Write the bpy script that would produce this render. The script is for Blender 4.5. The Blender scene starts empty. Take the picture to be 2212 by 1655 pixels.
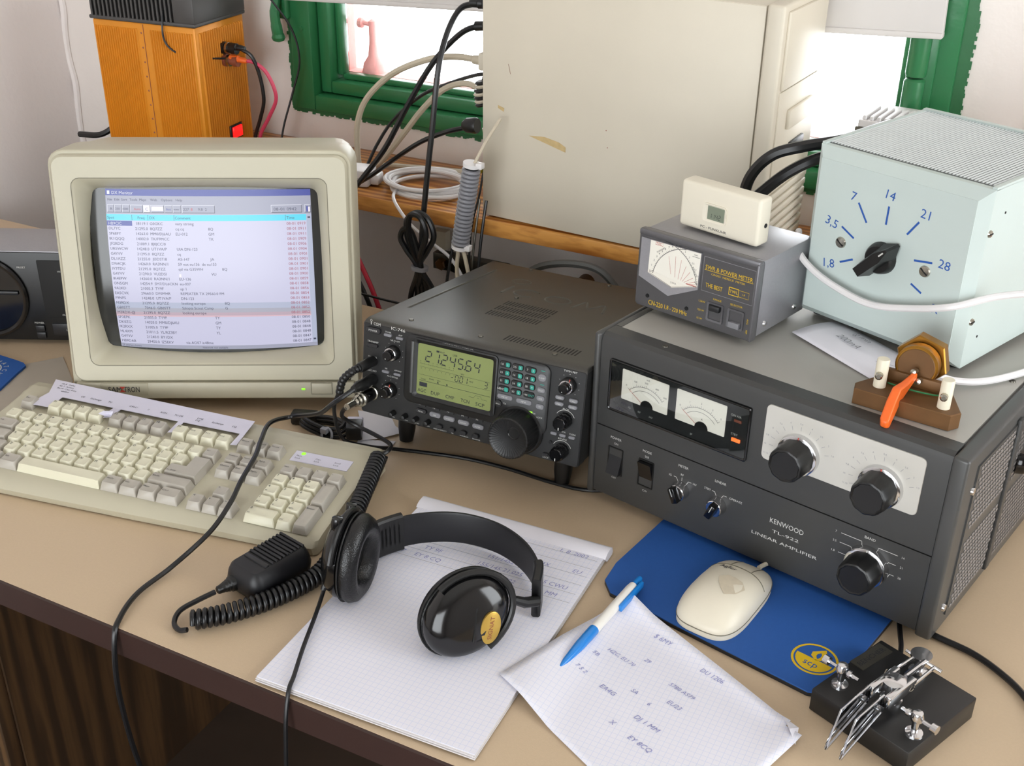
import bpy, bmesh, math, random
from mathutils import Vector, Matrix

random.seed(7)
scene = bpy.context.scene
C = scene.collection
R = math.radians

# ------------------------------------------------------------------ camera
FPX, CAM_H, PITCH, ROLL, YAW = 2531.57, 0.7021, 0.4896, 0.0128, R(27.0)
cam_d = bpy.data.cameras.new('camera')
cam_d.sensor_fit = 'HORIZONTAL'; cam_d.sensor_width = 36.0
cam_d.lens = FPX / 2212.0 * 36.0
cam_d.clip_start = 0.02
cam = bpy.data.objects.new('camera', cam_d); C.objects.link(cam)
_f = Vector((0, math.cos(PITCH), -math.sin(PITCH))); _r = Vector((1, 0, 0)); _u = _r.cross(_f)
_r2 = math.cos(ROLL) * _r + math.sin(ROLL) * _u; _u2 = -math.sin(ROLL) * _r + math.cos(ROLL) * _u
_m = Matrix((_r2, _u2, -_f)).transposed().to_4x4()
cam.matrix_world = Matrix.Translation((0, 0, CAM_H)) @ Matrix.Rotation(YAW, 4, 'Z') @ _m
scene.camera = cam

# ------------------------------------------------------------------ light: overcast sky through two windows and an added fill window
world = bpy.data.worlds.new('sky'); scene.world = world; world.use_nodes = True
_bg = world.node_tree.nodes['Background']
_bg.inputs['Color'].default_value = (0.93, 0.97, 1.0, 1)
SKY = 7.6
_bg.inputs['Strength'].default_value = SKY

def portal(name, loc, rot, sx, sy):
    d = bpy.data.lights.new(name, 'AREA'); d.shape = 'RECTANGLE'; d.size = sx; d.size_y = sy
    d.cycles.is_portal = True
    o = bpy.data.objects.new(name, d); C.objects.link(o); o.location = loc; o.rotation_euler = rot

# back window, right window, added fill window behind the viewer
WB = (-1.20, -0.18, 0.188, 0.82)            # x0 x1 z0 z1 on wall_back
WR = (0.30, 1.32, 0.00, 1.40)             # y0 y1 z0 z1 on wall_right
WF = (-1.30, 0.90, -0.30, 1.35)              # x0 x1 z0 z1 on wall_front
XL, XR, YB, YF, ZF, ZC = -1.71, 1.35, 1.56, -1.90, -0.74, 1.75
portal('daylight_back', ((WB[0]+WB[1])/2, YB+0.27, (WB[2]+WB[3])/2), (R(-90), 0, 0), 1.1, 0.7)
portal('daylight_right', (XR+0.22, (WR[0]+WR[1])/2, (WR[2]+WR[3])/2), (0, R(90), 0), 1.7, 1.6)
portal('fill_front', ((WF[0]+WF[1])/2, YF-0.22, (WF[2]+WF[3])/2), (R(90), 0, 0), 2.4, 1.8)  # sky entry of the added front window, frontal fill

vs = scene.view_settings
vs.view_transform = 'Standard'; vs.look = 'None'; vs.gamma = 1.0; vs.use_curve_mapping = False
vs.exposure = 0.0

# ------------------------------------------------------------------ materials
def lin(c):
    if isinstance(c, str):
        c = [int(c[i:i+2], 16) for i in (0, 2, 4)]
    return tuple(((x/255)/12.92 if x/255 <= 0.04045 else ((x/255+0.055)/1.055)**2.4) for x in c) + (1.0,)

MATS = {}
def mat(name, col, rough=0.5, metal=0.0, var=0.06, vscale=30.0, bump=0.0, bscale=200.0, spec=0.5, coat=0.0, emit=None, es=0.0, trans=0.0):
    if name in MATS: return MATS[name]
    m = bpy.data.materials.new(name); m.use_nodes = True
    nt = m.node_tree; n = nt.nodes; L = nt.links; b = n['Principled BSDF']
    c = lin(col)
    tc = n.new('ShaderNodeTexCoord')
    if var > 0:
        no = n.new('ShaderNodeTexNoise'); no.inputs['Scale'].default_value = vscale; no.inputs['Detail'].default_value = 4
        L.new(tc.outputs['Object'], no.inputs['Vector'])
        mx = n.new('ShaderNodeMix'); mx.data_type = 'RGBA'
        mx.inputs['A'].default_value = tuple(x*(1-var*1.6) for x in c[:3]) + (1,)
        mx.inputs['B'].default_value = tuple(min(1, x*(1+var)) for x in c[:3]) + (1,)
        L.new(no.outputs['Fac'], mx.inputs['Factor']); L.new(mx.outputs['Result'], b.inputs['Base Color'])
    else:
        b.inputs['Base Color'].default_value = c
    b.inputs['Roughness'].default_value = rough; b.inputs['Metallic'].default_value = metal
    b.inputs['Specular IOR Level'].default_value = spec
    if coat: b.inputs['Coat Weight'].default_value = coat; b.inputs['Coat Roughness'].default_value = 0.06
    if bump > 0:
        nb = n.new('ShaderNodeTexNoise'); nb.inputs['Scale'].default_value = bscale; nb.inputs['Detail'].default_value = 3
        L.new(tc.outputs['Object'], nb.inputs['Vector'])
        bp = n.new('ShaderNodeBump'); bp.inputs['Strength'].default_value = bump; bp.inputs['Distance'].default_value = 0.002
        L.new(nb.outputs['Fac'], bp.inputs['Height']); L.new(bp.outputs['Normal'], b.inputs['Normal'])
    if emit is not None:
        b.inputs['Emission Color'].default_value = lin(emit); b.inputs['Emission Strength'].default_value = es
    if trans: b.inputs['Transmission Weight'].default_value = trans
    MATS[name] = m
    return m

def wood(name, dark, light, scale, axis=0, rough=0.4, dist=2.5, stretch=8.0):
    m = bpy.data.materials.new(name); m.use_nodes = True
    nt = m.node_tree; n = nt.nodes; L = nt.links; b = n['Principled BSDF']
    tc = n.new('ShaderNodeTexCoord'); mp = n.new('ShaderNodeMapping')
    s = [1.0, 1.0, 1.0]; s = [scale*(1/stretch if i == axis else 1.0) for i in range(3)]
    mp.inputs['Scale'].default_value = s
    L.new(tc.outputs['Object'], mp.inputs['Vector'])
    w = n.new('ShaderNodeTexWave'); w.wave_type = 'RINGS'; w.rings_direction = 'XYZ'[axis]
    w.inputs['Scale'].default_value = 1.0; w.inputs['Distortion'].default_value = dist; w.inputs['Detail'].default_value = 3; w.inputs['Detail Scale'].default_value = 1.2
    L.new(mp.outputs['Vector'], w.inputs['Vector'])
    no = n.new('ShaderNodeTexNoise'); no.inputs['Scale'].default_value = 6.0; no.inputs['Detail'].default_value = 6
    L.new(mp.outputs['Vector'], no.inputs['Vector'])
    ad = n.new('ShaderNodeMath'); ad.operation = 'MULTIPLY'; L.new(w.outputs['Fac'], ad.inputs[0]); L.new(no.outputs['Fac'], ad.inputs[1])
    cr = n.new('ShaderNodeValToRGB'); cr.color_ramp.elements[0].color = lin(dark); cr.color_ramp.elements[1].color = lin(light)
    cr.color_ramp.elements[0].position = 0.05; cr.color_ramp.elements[1].position = 0.5
    L.new(ad.outputs[0], cr.inputs[0]); L.new(cr.outputs[0], b.inputs['Base Color'])
    b.inputs['Roughness'].default_value = rough
    MATS[name] = m
    return m

def glass(name, tint='FFFFFF', refl=0.08, rough=0.02):
    m = bpy.data.materials.new(name); m.use_nodes = True
    nt = m.node_tree; n = nt.nodes; L = nt.links
    for x in list(n):
        if x.type == 'BSDF_PRINCIPLED': n.remove(x)
    t = n.new('ShaderNodeBsdfTransparent'); t.inputs[0].default_value = lin(tint)
    g = n.new('ShaderNodeBsdfGlossy'); g.inputs['Roughness'].default_value = rough
    fr = n.new('ShaderNodeFresnel'); fr.inputs['IOR'].default_value = 1.45
    mx = n.new('ShaderNodeMixShader'); L.new(fr.outputs[0], mx.inputs[0]); L.new(t.outputs[0], mx.inputs[1]); L.new(g.outputs[0], mx.inputs[2])
    L.new(mx.outputs[0], n['Material Output'].inputs[0])
    MATS[name] = m
    return m

def emis(name, col, s=1.0):
    m = bpy.data.materials.new(name); m.use_nodes = True
    nt = m.node_tree; n = nt.nodes
    b = n['Principled BSDF']; b.inputs['Base Color'].default_value = (0.02, 0.02, 0.02, 1)
    b.inputs['Emission Color'].default_value = lin(col); b.inputs['Emission Strength'].default_value = s
    b.inputs['Roughness'].default_value = 0.25
    MATS[name] = m
    return m

def gridpaper(name, base, ink, pitch, lw):
    m = mat(name, base, 0.8, var=0.02, vscale=15)
    nt = m.node_tree; n = nt.nodes; L = nt.links; b = n['Principled BSDF']
    tc = n.new('ShaderNodeTexCoord'); sp = n.new('ShaderNodeSeparateXYZ'); L.new(tc.outputs['Object'], sp.inputs[0])
    outs = []
    for k in (0, 1):
        d = n.new('ShaderNodeMath'); d.operation = 'DIVIDE'; d.inputs[1].default_value = pitch; L.new(sp.outputs[k], d.inputs[0])
        f = n.new('ShaderNodeMath'); f.operation = 'FRACT'; L.new(d.outputs[0], f.inputs[0])
        c = n.new('ShaderNodeMath'); c.operation = 'LESS_THAN'; c.inputs[1].default_value = lw; L.new(f.outputs[0], c.inputs[0])
        outs.append(c)
    mxv = n.new('ShaderNodeMath'); mxv.operation = 'MAXIMUM'; L.new(outs[0].outputs[0], mxv.inputs[0]); L.new(outs[1].outputs[0], mxv.inputs[1])
    old = b.inputs['Base Color'].links[0].from_socket
    mx = n.new('ShaderNodeMix'); mx.data_type = 'RGBA'; L.new(mxv.outputs[0], mx.inputs['Factor']); L.new(old, mx.inputs['A']); mx.inputs['B'].default_value = lin(ink)
    L.new(mx.outputs['Result'], b.inputs['Base Color'])
    return m

# ------------------------------------------------------------------ mesh helpers (all lengths in mm)
def catmull(pts, n=8):
    P = [Vector(p) for p in pts]; out = []
    P = [2*P[0]-P[1]] + P + [2*P[-1]-P[-2]]
    for i in range(1, len(P)-2):
        a, b, c, d = P[i-1:i+3]
        for k in range(n):
            t = k/n
            out.append(0.5*((2*b)+(c-a)*t+(2*a-5*b+4*c-d)*t*t+(3*b-a-3*c+d)*t**3))
    out.append(P[-2]); return out

def rr(cx, cy, w, h, r, n=4):
    out = []
    for sx, sy, a0 in ((1, 1, 0), (-1, 1, 90), (-1, -1, 180), (1, -1, 270)):
        for k in range(n+1):
            a = R(a0 + 90*k/n)
            out.append((cx+sx*(w/2-r)+r*math.cos(a), cy+sy*(h/2-r)+r*math.sin(a)))
    return out

_TX = {}
def text_geo(s, extrude=0.0):
    k = (s, extrude)
    if k in _TX: return _TX[k]
    cu = bpy.data.curves.new('t', 'FONT'); cu.body = s; cu.resolution_u = 2; cu.fill_mode = 'FRONT' if not extrude else 'BOTH'
    cu.extrude = extrude
    o = bpy.data.objects.new('t', cu); C.objects.link(o)
    me = bpy.data.meshes.new_from_object(o.evaluated_get(bpy.context.evaluated_depsgraph_get()))
    v = [tuple(x.co) for x in me.vertices]; f = [tuple(p.vertices) for p in me.polygons]
    bpy.data.objects.remove(o); bpy.data.curves.remove(cu); bpy.data.meshes.remove(me)
    if v:
        x0 = min(p[0] for p in v); x1 = max(p[0] for p in v)
    else: x0 = x1 = 0
    _TX[k] = (v, f, x0, x1); return _TX[k]

class MB:
    def __init__(s): s.v = []; s.f = []
    def add(s, vs, fs, T=None):
        o = len(s.v)
        s.v += [tuple(T @ Vector(v)) for v in vs] if T is not None else [tuple(v) for v in vs]
        s.f += [tuple(i+o for i in f) for f in fs]; return s
    def box(s, x0, x1, y0, y1, z0, z1, T=None):
        return s.add([(x0,y0,z0),(x1,y0,z0),(x1,y1,z0),(x0,y1,z0),(x0,y0,z1),(x1,y0,z1),(x1,y1,z1),(x0,y1,z1)],
                     [(0,3,2,1),(4,5,6,7),(0,1,5,4),(1,2,6,5),(2,3,7,6),(3,0,4,7)], T)
    def rbox(s, x0, x1, y0, y1, z0, z1, r=1.0, seg=2, T=None):
        bm = bmesh.new(); bmesh.ops.create_cube(bm, size=1)
        for v in bm.verts: v.co = Vector(((x0+x1)/2+v.co.x*(x1-x0), (y0+y1)/2+v.co.y*(y1-y0), (z0+z1)/2+v.co.z*(z1-z0)))
        bmesh.ops.bevel(bm, geom=bm.edges[:], offset=r, segments=seg, affect='EDGES', profile=0.5)
        bm.verts.index_update()
        s.add([v.co.copy() for v in bm.verts], [[v.index for v in f.verts] for f in bm.faces], T); bm.free(); return s
    def loft(s, loops, cap0=True, cap1=True, T=None, closed=True):
        vs = []; fs = []; n = len(loops[0])
        for lp in loops: vs += [tuple(p) for p in lp]
        for i in range(len(loops)-1):
            for k in range(n if closed else n-1):
                a = i*n+k; b = i*n+(k+1) % n
                fs.append((a, b, b+n, a+n))
        if cap0: fs.append(tuple(range(n-1, -1, -1)))
        if cap1: fs.append(tuple(range((len(loops)-1)*n, len(loops)*n)))
        return s.add(vs, fs, T)
    def prism(s, ol, y0, y1, c=0.0, axis='y', T=None):
        cx = sum(p[0] for p in ol)/len(ol); cz = sum(p[1] for p in ol)/len(ol)
        w = max(p[0] for p in ol)-min(p[0] for p in ol); h = max(p[1] for p in ol)-min(p[1] for p in ol)
        def lp(y, k):
            fx = 1-2*k/w if w > 0 else 1; fz = 1-2*k/h if h > 0 else 1
            pts = [(cx+(p[0]-cx)*fx, cz+(p[1]-cz)*fz) for p in ol]
            if axis == 'y': return [(p[0], y, p[1]) for p in pts]
            if axis == 'z': return [(p[0], p[1], y) for p in pts]
            return [(y, p[0], p[1]) for p in pts]
        loops = [lp(y1, 0)]
        if c: loops += [lp(y0 + (c if y1 > y0 else -c), 0), lp(y0, c)]
        else: loops += [lp(y0, 0)]
        return s.loft(loops, T=T)
    def lathe(s, prof, c=(0, 0, 0), ax=(0, 0, 1), seg=24, T=None, rib=0, ribd=0.0):
        ax = Vector(ax).normalized(); u = ax.orthogonal().normalized(); w = ax.cross(u); c = Vector(c)
        loops = []
        for r, h in prof:
            lp = []
            for k in range(seg):
                a = 2*math.pi*k/seg; q = r
                if rib and r > 0: q = r - (ribd if (k // rib) % 2 else 0)
                lp.append(c + ax*h + (u*math.cos(a)+w*math.sin(a))*max(q, 1e-4))
            loops.append(lp)
        return s.loft(loops, T=T)
    def tube(s, pts, r, seg=8, T=None, caps=True, flat=1.0):
        P = [Vector(p) for p in pts]; n = len(P); loops = []
        t0 = (P[1]-P[0]).normalized(); nrm = t0.orthogonal().normalized()
        for i in range(n):
            t = (P[min(i+1, n-1)]-P[max(i-1, 0)])
            t = t.normalized() if t.length > 1e-9 else t0
            nrm = (nrm - t*nrm.dot(t)); nrm = nrm.normalized() if nrm.length > 1e-6 else t.orthogonal().normalized()
            bn = t.cross(nrm); q = r[i] if isinstance(r, (list, tuple)) else r
            loops.append([P[i]+nrm*q*math.cos(2*math.pi*k/seg)+bn*q*flat*math.sin(2*math.pi*k/seg) for k in range(seg)])
        return s.loft(loops, caps, caps, T)
    def line(s, pts, w, y=-0.2, T=None, axis='y'):
        n = len(pts); A = []; B = []
        for i in range(n):
            a = Vector(pts[max(i-1, 0)]); b = Vector(pts[min(i+1, n-1)]); d = (b-a); d = d.normalized() if d.length > 0 else Vector((1, 0))
            q = Vector((-d.y, d.x))*w/2; p = Vector(pts[i]); A.append(p+q); B.append(p-q)
        mk = (lambda p: (p.x, y, p.y)) if axis == 'y' else (lambda p: (p.x, p.y, y))
        return s.add([mk(p) for p in A]+[mk(p) for p in B], [(i, i+1, n+i+1, n+i) for i in range(n-1)], T)
    def rect(s, x0, x1, z0, z1, y=-0.2, T=None): return s.add([(x0,y,z0),(x1,y,z0),(x1,y,z1),(x0,y,z1)], [(0,1,2,3)], T)
    def text(s, t, x, z, h, y=-0.25, w=None, al='C', axis='y', shear=0.0, rot=0.0, T=None, fn=None, ext=0.0):
        v, f, x0, x1 = text_geo(t, ext/ (h/0.72) if ext else 0.0)
        if not v: return s
        k = h/0.72; kx = w/(x1-x0) if w else k
        off = {'L': x0, 'C': (x0+x1)/2, 'R': x1}[al]
        ca, sa = math.cos(R(rot)), math.sin(R(rot)); out = []
        for p in v:
            a = (p[0]-off)*kx + shear*p[1]*k; b = p[1]*k - h/2
            a, b = a*ca-b*sa, a*sa+b*ca
            if fn: out.append(fn(x+a, z+b))
            elif axis == 'y': out.append((x+a, y-p[2]*k, z+b))
            else: out.append((x+a, z+b, y+p[2]*k))
        return s.add(out, f, T)
    def build(s, name, m, parent=None, smooth=35, center=False, loc=None):
        me = bpy.data.meshes.new(name)
        V = [(p[0]*0.001, p[1]*0.001, p[2]*0.001) for p in s.v]; o = None
        ctr = Vector((0, 0, 0))
        if center and V:
            ctr = Vector(((min(p[0] for p in V)+max(p[0] for p in V))/2, (min(p[1] for p in V)+max(p[1] for p in V))/2, min(p[2] for p in V)))
            V = [(p[0]-ctr.x, p[1]-ctr.y, p[2]-ctr.z) for p in V]
        me.from_pydata(V, [], s.f)
        bm = bmesh.new(); bm.from_mesh(me); bmesh.ops.recalc_face_normals(bm, faces=bm.faces[:]); bm.to_mesh(me); bm.free()
        if smooth:
            me.polygons.foreach_set('use_smooth', [True]*len(me.polygons)); me.set_sharp_from_angle(angle=R(smooth))
        me.materials.append(MATS[m] if isinstance(m, str) else m)
        o = bpy.data.objects.new(name, me); C.objects.link(o)
        if parent is not None: o.parent = parent
        o.location = ctr if loc is None else Vector(loc)*0.001
        return o

def tag(o, label=None, cat=None, group=None, kind=None):
    if label: o['label'] = label
    if cat: o['category'] = cat
    if group: o['group'] = group
    if kind: o['kind'] = kind
    return o
def thing(name, label, cat, loc, yaw=0.0, tilt=0.0, group=None):
    o = bpy.data.objects.new(name, None); C.objects.link(o); o.empty_display_size = 0.02
    o.location = loc; o.rotation_euler = (R(-tilt), 0, R(yaw))
    return tag(o, label, cat, group)
def struct(o): o['kind'] = 'structure'; return o
def stuff(o): o['kind'] = 'stuff'; return o
def link_copy(o, parent, loc=None):
    c = o.copy(); C.objects.link(c); c.parent = parent
    if loc is not None: c.location = Vector(loc)*0.001
    return c
# ------------------------------------------------------------------ palette
mat('plaster', 'E9E1DB', 0.9, var=0.05, vscale=6, bump=0.55, bscale=55)
mat('plaster_left', 'F0E9E6', 0.85, var=0.03, vscale=4, bump=0.22, bscale=90)
mat('ceiling_white', 'F2EFEA', 0.9)
mat('pink_plaster', 'C98F8A', 0.9, bump=0.3, bscale=120)
mat('green_paint', '2F7548', 0.32, var=0.14, vscale=12, bump=0.25, bscale=60)
mat('green_wall', '2A6A3E', 0.5, var=0.18, vscale=14, bump=0.4, bscale=60)
mat('blind_white', 'CFCAC6', 0.8, var=0.02)
mat('laminate', 'C9B294', 0.42, var=0.035, vscale=400, bump=0.06, bscale=900)
mat('edge_brown', '38241F', 0.45, var=0.1)
mat('floor_dark', '4A3A2E', 0.6, var=0.2, vscale=8)
wood('pine', '9A5A22', 'D79A50', 26, axis=0, rough=0.28, dist=3.0, stretch=5)
wood('walnut', '3B2A1A', '5E4429', 30, axis=2, rough=0.5, dist=5.0, stretch=14)
mat('beige', 'B8B29C', 0.42, var=0.025, vscale=20, bump=0.05, bscale=1500)
mat('beige_dark', 'ABA58F', 0.5, var=0.03)
mat('beige_line', '6F6A5A', 0.6, var=0)
mat('cream_key', 'DAD6BE', 0.38, var=0.03, vscale=60)
mat('grey_key', 'B1ABA0', 0.4, var=0.03, vscale=60)
mat('tower_beige', 'D2C9B7', 0.45, var=0.05, vscale=9, bump=0.08, bscale=1800)
mat('crt_black', '2A2B29', 0.14, var=0, spec=0.6)
mat('black', '131313', 0.38, var=0.04)
mat('black_gloss', '0C0C0D', 0.14, var=0.03, spec=0.6)
mat('black_rubber', '17171A', 0.45, var=0.05, vscale=80)
mat('black_matte', '101010', 0.7, var=0.05)
mat('pad_leather', '101011', 0.28, var=0.05, bump=0.3, bscale=700)
mat('icom_front', '1C1C1C', 0.42, var=0.04, vscale=60)
mat('icom_cover', '5A5956', 0.40, metal=0.9, var=0.08, vscale=600, bump=0.10, bscale=1400)
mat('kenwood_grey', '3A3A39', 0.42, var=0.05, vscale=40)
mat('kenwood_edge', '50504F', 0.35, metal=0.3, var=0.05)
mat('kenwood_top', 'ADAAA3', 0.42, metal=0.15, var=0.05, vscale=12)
mat('kenwood_plate', 'CFCCC4', 0.4, metal=0.15, var=0.03)
mat('vent_metal', '8C8784', 0.4, metal=0.4, var=0.1)
mat('dark_slot', '0A0A0A', 0.7, var=0)
mat('chrome', 'D8D8DA', 0.12, metal=1.0, var=0.02)
mat('nickel', 'B8B4A8', 0.25, metal=1.0, var=0.04)
mat('steel_dark', '6A675F', 0.35, metal=0.9, var=0.1)
mat('btn_grey', '7C7C80', 0.4, var=0.03)
mat('btn_dark', '202022', 0.4, var=0.03)
mat('white_print', 'C9C9C4', 0.6, var=0)
mat('teal_print', '1F8C7C', 0.5, var=0, emit='1F8C7C', es=0.15)
mat('red_print', 'C2483A', 0.5, var=0)
mat('black_print', '23262C', 0.7, var=0)
mat('yellow_print', 'D9B41C', 0.5, var=0)
mat('blue_ink', '2456A6', 0.5, var=0.08, vscale=200)
mat('violet_ink', '9A9CCB', 0.6, var=0.15, vscale=200)
mat('pencil', '8A8A90', 0.6, var=0.1)
mat('meter_face', 'E6E4DC', 0.5, var=0.02, emit='F0D8C8', es=0.28)
mat('meter_grey', '6B6A6D', 0.36, metal=0.45, var=0.06, vscale=500)
mat('meter_front', '5A595B', 0.36, metal=0.35, var=0.05, vscale=500)
mat('meter_side', '9A999D', 0.38, metal=0.45, var=0.06, vscale=500)
mat('atu_paint', 'C3CFCB', 0.4, var=0.05, vscale=10, bump=0.04, bscale=300)
mat('atu_mesh', 'D2D7D6', 0.4, metal=0.1, var=0.05)
mat('atu_gap', '5A605F', 0.5, var=0.05)
mat('clock_cream', 'E4DDCB', 0.42, var=0.04, vscale=30)
mat('orange_psu', 'D98A1E', 0.38, var=0.09, vscale=30, metal=0.15)
mat('heatsink', '4F4D4C', 0.5, metal=0.4, var=0.1)
mat('brass', 'A5762F', 0.28, metal=0.9, var=0.16, vscale=60)
mat('brass_dull', '6E4C28', 0.5, metal=0.35, var=0.2, vscale=40)
mat('orange_plastic', 'EE6A26', 0.32, var=0.03)
mat('nylon', 'E2DAC4', 0.4, var=0.04)
mat('white_cable', 'E5E2E2', 0.4, var=0.03)
mat('cream_cable', 'C6BBA6', 0.4, var=0.05)
mat('grey_cable', '5B5C5A', 0.45, var=0.05)
mat('red_cable', 'C22A42', 0.4, var=0.04)
mat('pink_cable', 'D24362', 0.4, var=0.04)
mat('black_cable', '141416', 0.34, var=0.05)
mat('paper', 'E9E7EE', 0.85, var=0.02, vscale=20)
mat('paper_lavender', 'D3D0DE', 0.85, var=0.02)
mat('paper_edge', 'DAD6D6', 0.9, var=0.12, vscale=900)
gridpaper('paper_grid', 'E8E7F0', 'D3D8EC', 0.0052, 0.07)
mat('mousepad_blue', '1F559F', 0.75, var=0.05, vscale=300, bump=0.08, bscale=1500)
mat('mouse_cream', 'D9D1BE', 0.4, var=0.03, vscale=40)
mat('mouse_dirt', 'CBBFA8', 0.6, var=0.12, vscale=120)
mat('gold', 'C9A551', 0.35, metal=0.7, var=0.05)
mat('pen_blue', '1C7FD2', 0.2, var=0.02, spec=0.6)
mat('pen_white', 'E6E2DA', 0.3, var=0.02)
mat('red_lamp', 'D01818', 0.25, var=0, emit='FF1A1A', es=1.2)
mat('green_led', '8FE03A', 0.3, var=0, emit='86E020', es=0.9)
mat('orange_led', 'F08040', 0.3, var=0, emit='FF6A28', es=1.3)
mat('lcd_grey', '7E8775', 0.3, var=0.03)
mat('lcd_green', '7C8650', 0.35, var=0.06, vscale=30, emit='98A85E', es=0.05)
mat('dial_orange', 'C8582A', 0.5, var=0, emit='D0602E', es=0.25)
mat('yellow_plug', 'D8C41E', 0.35, var=0.03)
mat('brown_box', '8A4A36', 0.4, var=0.05)
mat('tape_stain', 'C9AF7E', 0.35, var=0.2, vscale=120)
mat('tie_grey', '8E8E94', 0.4, var=0.03)
glass('pane_clear')
glass('meter_glass', 'F6F8F7')
glass('acrylic', 'EDEFF2')

# ------------------------------------------------------------------ room shell (mm)
def mm(*a): return [1000*x for x in a]
x0, x1, z0, z1 = mm(*WB); xl, xr, yb, yf, zf, zc = mm(XL, XR, YB, YF, ZF, ZC)
TH = 240
w = MB(); w.box(xl-TH, x0, yb, yb+TH, zf, zc); w.box(x1, xr+TH, yb, yb+TH, zf, zc); w.box(x0, x1, yb, yb+TH, zf, z0); w.box(x0, x1, yb, yb+TH, z1, zc)
struct(w.build('wall_back', 'plaster', smooth=0))
w = MB(); w.box(xl-TH, xl, yf-TH, yb, zf, zc); wl = struct(w.build('wall_left', 'plaster_left', smooth=0))
# plaster ridge that runs up the room corner
pts = [(xl+3+2*math.sin(k*1.7)+2*math.sin(k*4.1), yb-3, -60+k*45) for k in range(22)]
w = MB(); w.tube(catmull(pts, 3), 6, 8); tr = struct(w.build('trim_1', 'plaster_left'))
a, b, c, d = mm(*WR)
w = MB(); w.box(xr, xr+TH, yf-TH, a, zf, zc); w.box(xr, xr+TH, b, yb, zf, zc); w.box(xr, xr+TH, a, b, zf, c); w.box(xr, xr+TH, a, b, d, zc)
struct(w.build('wall_right', 'plaster', smooth=0))
fx0, fx1, fz0, fz1 = mm(*WF)
w = MB(); w.box(xl, fx0, yf-TH, yf, zf, zc); w.box(fx1, xr, yf-TH, yf, zf, zc); w.box(fx0, fx1, yf-TH, yf, zf, fz0); w.box(fx0, fx1, yf-TH, yf, fz1, zc)
struct(w.build('wall_front', 'plaster', smooth=0))
w = MB(); w.box(xl-TH, xr+TH, yf-TH, yb+TH, zf-60, zf); struct(w.build('floor', 'floor_dark', smooth=0))
w = MB(); w.box(xl-TH, xr+TH, yf-TH, yb+TH, zc, zc+60); struct(w.build('ceiling', 'ceiling_white', smooth=0))

# ---- window_1: green steel window in the back wall
win = bpy.data.objects.new('window_1', None); C.objects.link(win); win['kind'] = 'structure'
win.location = ((WB[0]+WB[1])/2, YB, WB[2])
def wpart(mb, name, m, smooth=35):
    o = mb.build(name, m, win, smooth); o.matrix_parent_inverse = Matrix.Translation(-Vector(win.location)); return o
W0, W1, Z0, Z1 = x0, x1, z0, z1
fr = 40
def member(name, bx, m='green_paint', r=3):
    q = MB(); q.rbox(*bx, r, 2); wpart(q, name, m)
member('frame_jamb', (W0, W0+fr, yb-8, yb+62, Z0, Z1)); member('frame_jamb', (W1-fr, W1, yb-8, yb+62, Z0, Z1))
member('frame_sill', (W0+fr, W1-fr, yb-8, yb+62, Z0, Z0+25)); member('frame_head', (W0+fr, W1-fr, yb-8, yb+62, Z1-40, Z1))
# painted band on the plaster around the frame
q = MB(); q.box(W0-7, W0, yb-2.5, yb+1, Z0-5, Z1); q.box(W1, W1+12, yb-2.5, yb+1, Z0-5, Z1); q.box(W0, W1, yb-2.5, yb+1, Z0-5, Z0)
rag = random.Random(3)
for k in range(200):
    x = W0-7+k*(W1-W0+19)/200; q.box(x, x+5.2, yb-2.4, yb+1, Z0-5-rag.random()*5, Z0-4)
for k in range(126):
    z = Z0-4+k*5; q.box(W0-7-rag.random()*4, W0-5, yb-2.4, yb+1, z, z+5.1); q.box(W1+10, W1+12+rag.random()*6, yb-2.4, yb+1, z, z+5.1)
wpart(q, 'painted_band', 'green_wall', 0)
s0, s1, t0, t1 = W0+fr+2, W1-fr-2, Z0+27, Z1-42
member('sash_stile', (s0, s0+20, yb+10, yb+52, t0, t1)); member('sash_stile', (s1-20, s1, yb+10, yb+52, t0, t1))
member('sash_rail', (s0+20, s1-20, yb+10, yb+52, t0, t0+20)); member('sash_rail', (s0+20, s1-20, yb+10, yb+52, t1-26, t1))
member('glazing_bead', (s0+20, s0+30, yb+30, yb+50, t0+26, t1-26)); member('glazing_bead', (s1-30, s1-20, yb+30, yb+50, t0+26, t1-26))
member('glazing_bead', (s0+30, s1-30, yb+30, yb+50, t0+20, t0+29))
q = MB(); q.box(s0+28, s1-28, yb+50, yb+53, t0+24, t1-30); wpart(q, 'pane', 'pane_clear', 0)
# reveal outside the pane with rusty plaster and a window stay on its sill
q = MB(); q.box(W0-5, W0+57, yb+64, yb+92, Z0, Z1); wpart(q, 'outer_reveal', 'pink_plaster', 0)
q = MB(); q.box(W1-20, W1+5, yb+64, yb+92, Z0, Z1); wpart(q, 'outer_reveal', 'pink_plaster', 0)
q = MB(); q.box(W0+57, W1-20, yb+64, yb+92, Z0-10, Z0+52); wpart(q, 'outer_sill', 'pink_plaster', 0)
q = MB(); q.lathe([(0, 0), (20, 0), (17, 14), (9, 26), (6, 50), (6, 82), (0, 86)], (-1100, yb+80, Z0+52), seg=14)
q.tube([(-1100, yb+80, Z0+128), (-1117, yb+78, Z0+131)], 4, 8); q.lathe([(0, -8), (8, -3), (8, 4), (0, 8)], (-1121, yb+78, Z0+130), (1, 0, 0), 10)
wpart(q, 'window_stay', 'pink_plaster')
# hinge knuckles on the right jamb
for za, zb_ in ((285, 354), (357, 420)):
    q = MB(); q.lathe([(0, 0), (12, 0), (13, 3), (13, zb_-za-3), (10, zb_-za), (0, zb_-za)], (-226, yb-14, za), seg=18); wpart(q, 'hinge_knuckle', 'green_paint')
q = MB(); q.rbox(-232, -204, yb-12, yb-6, 262, 430, 2); wpart(q, 'hinge_leaf', 'green_paint')
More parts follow.
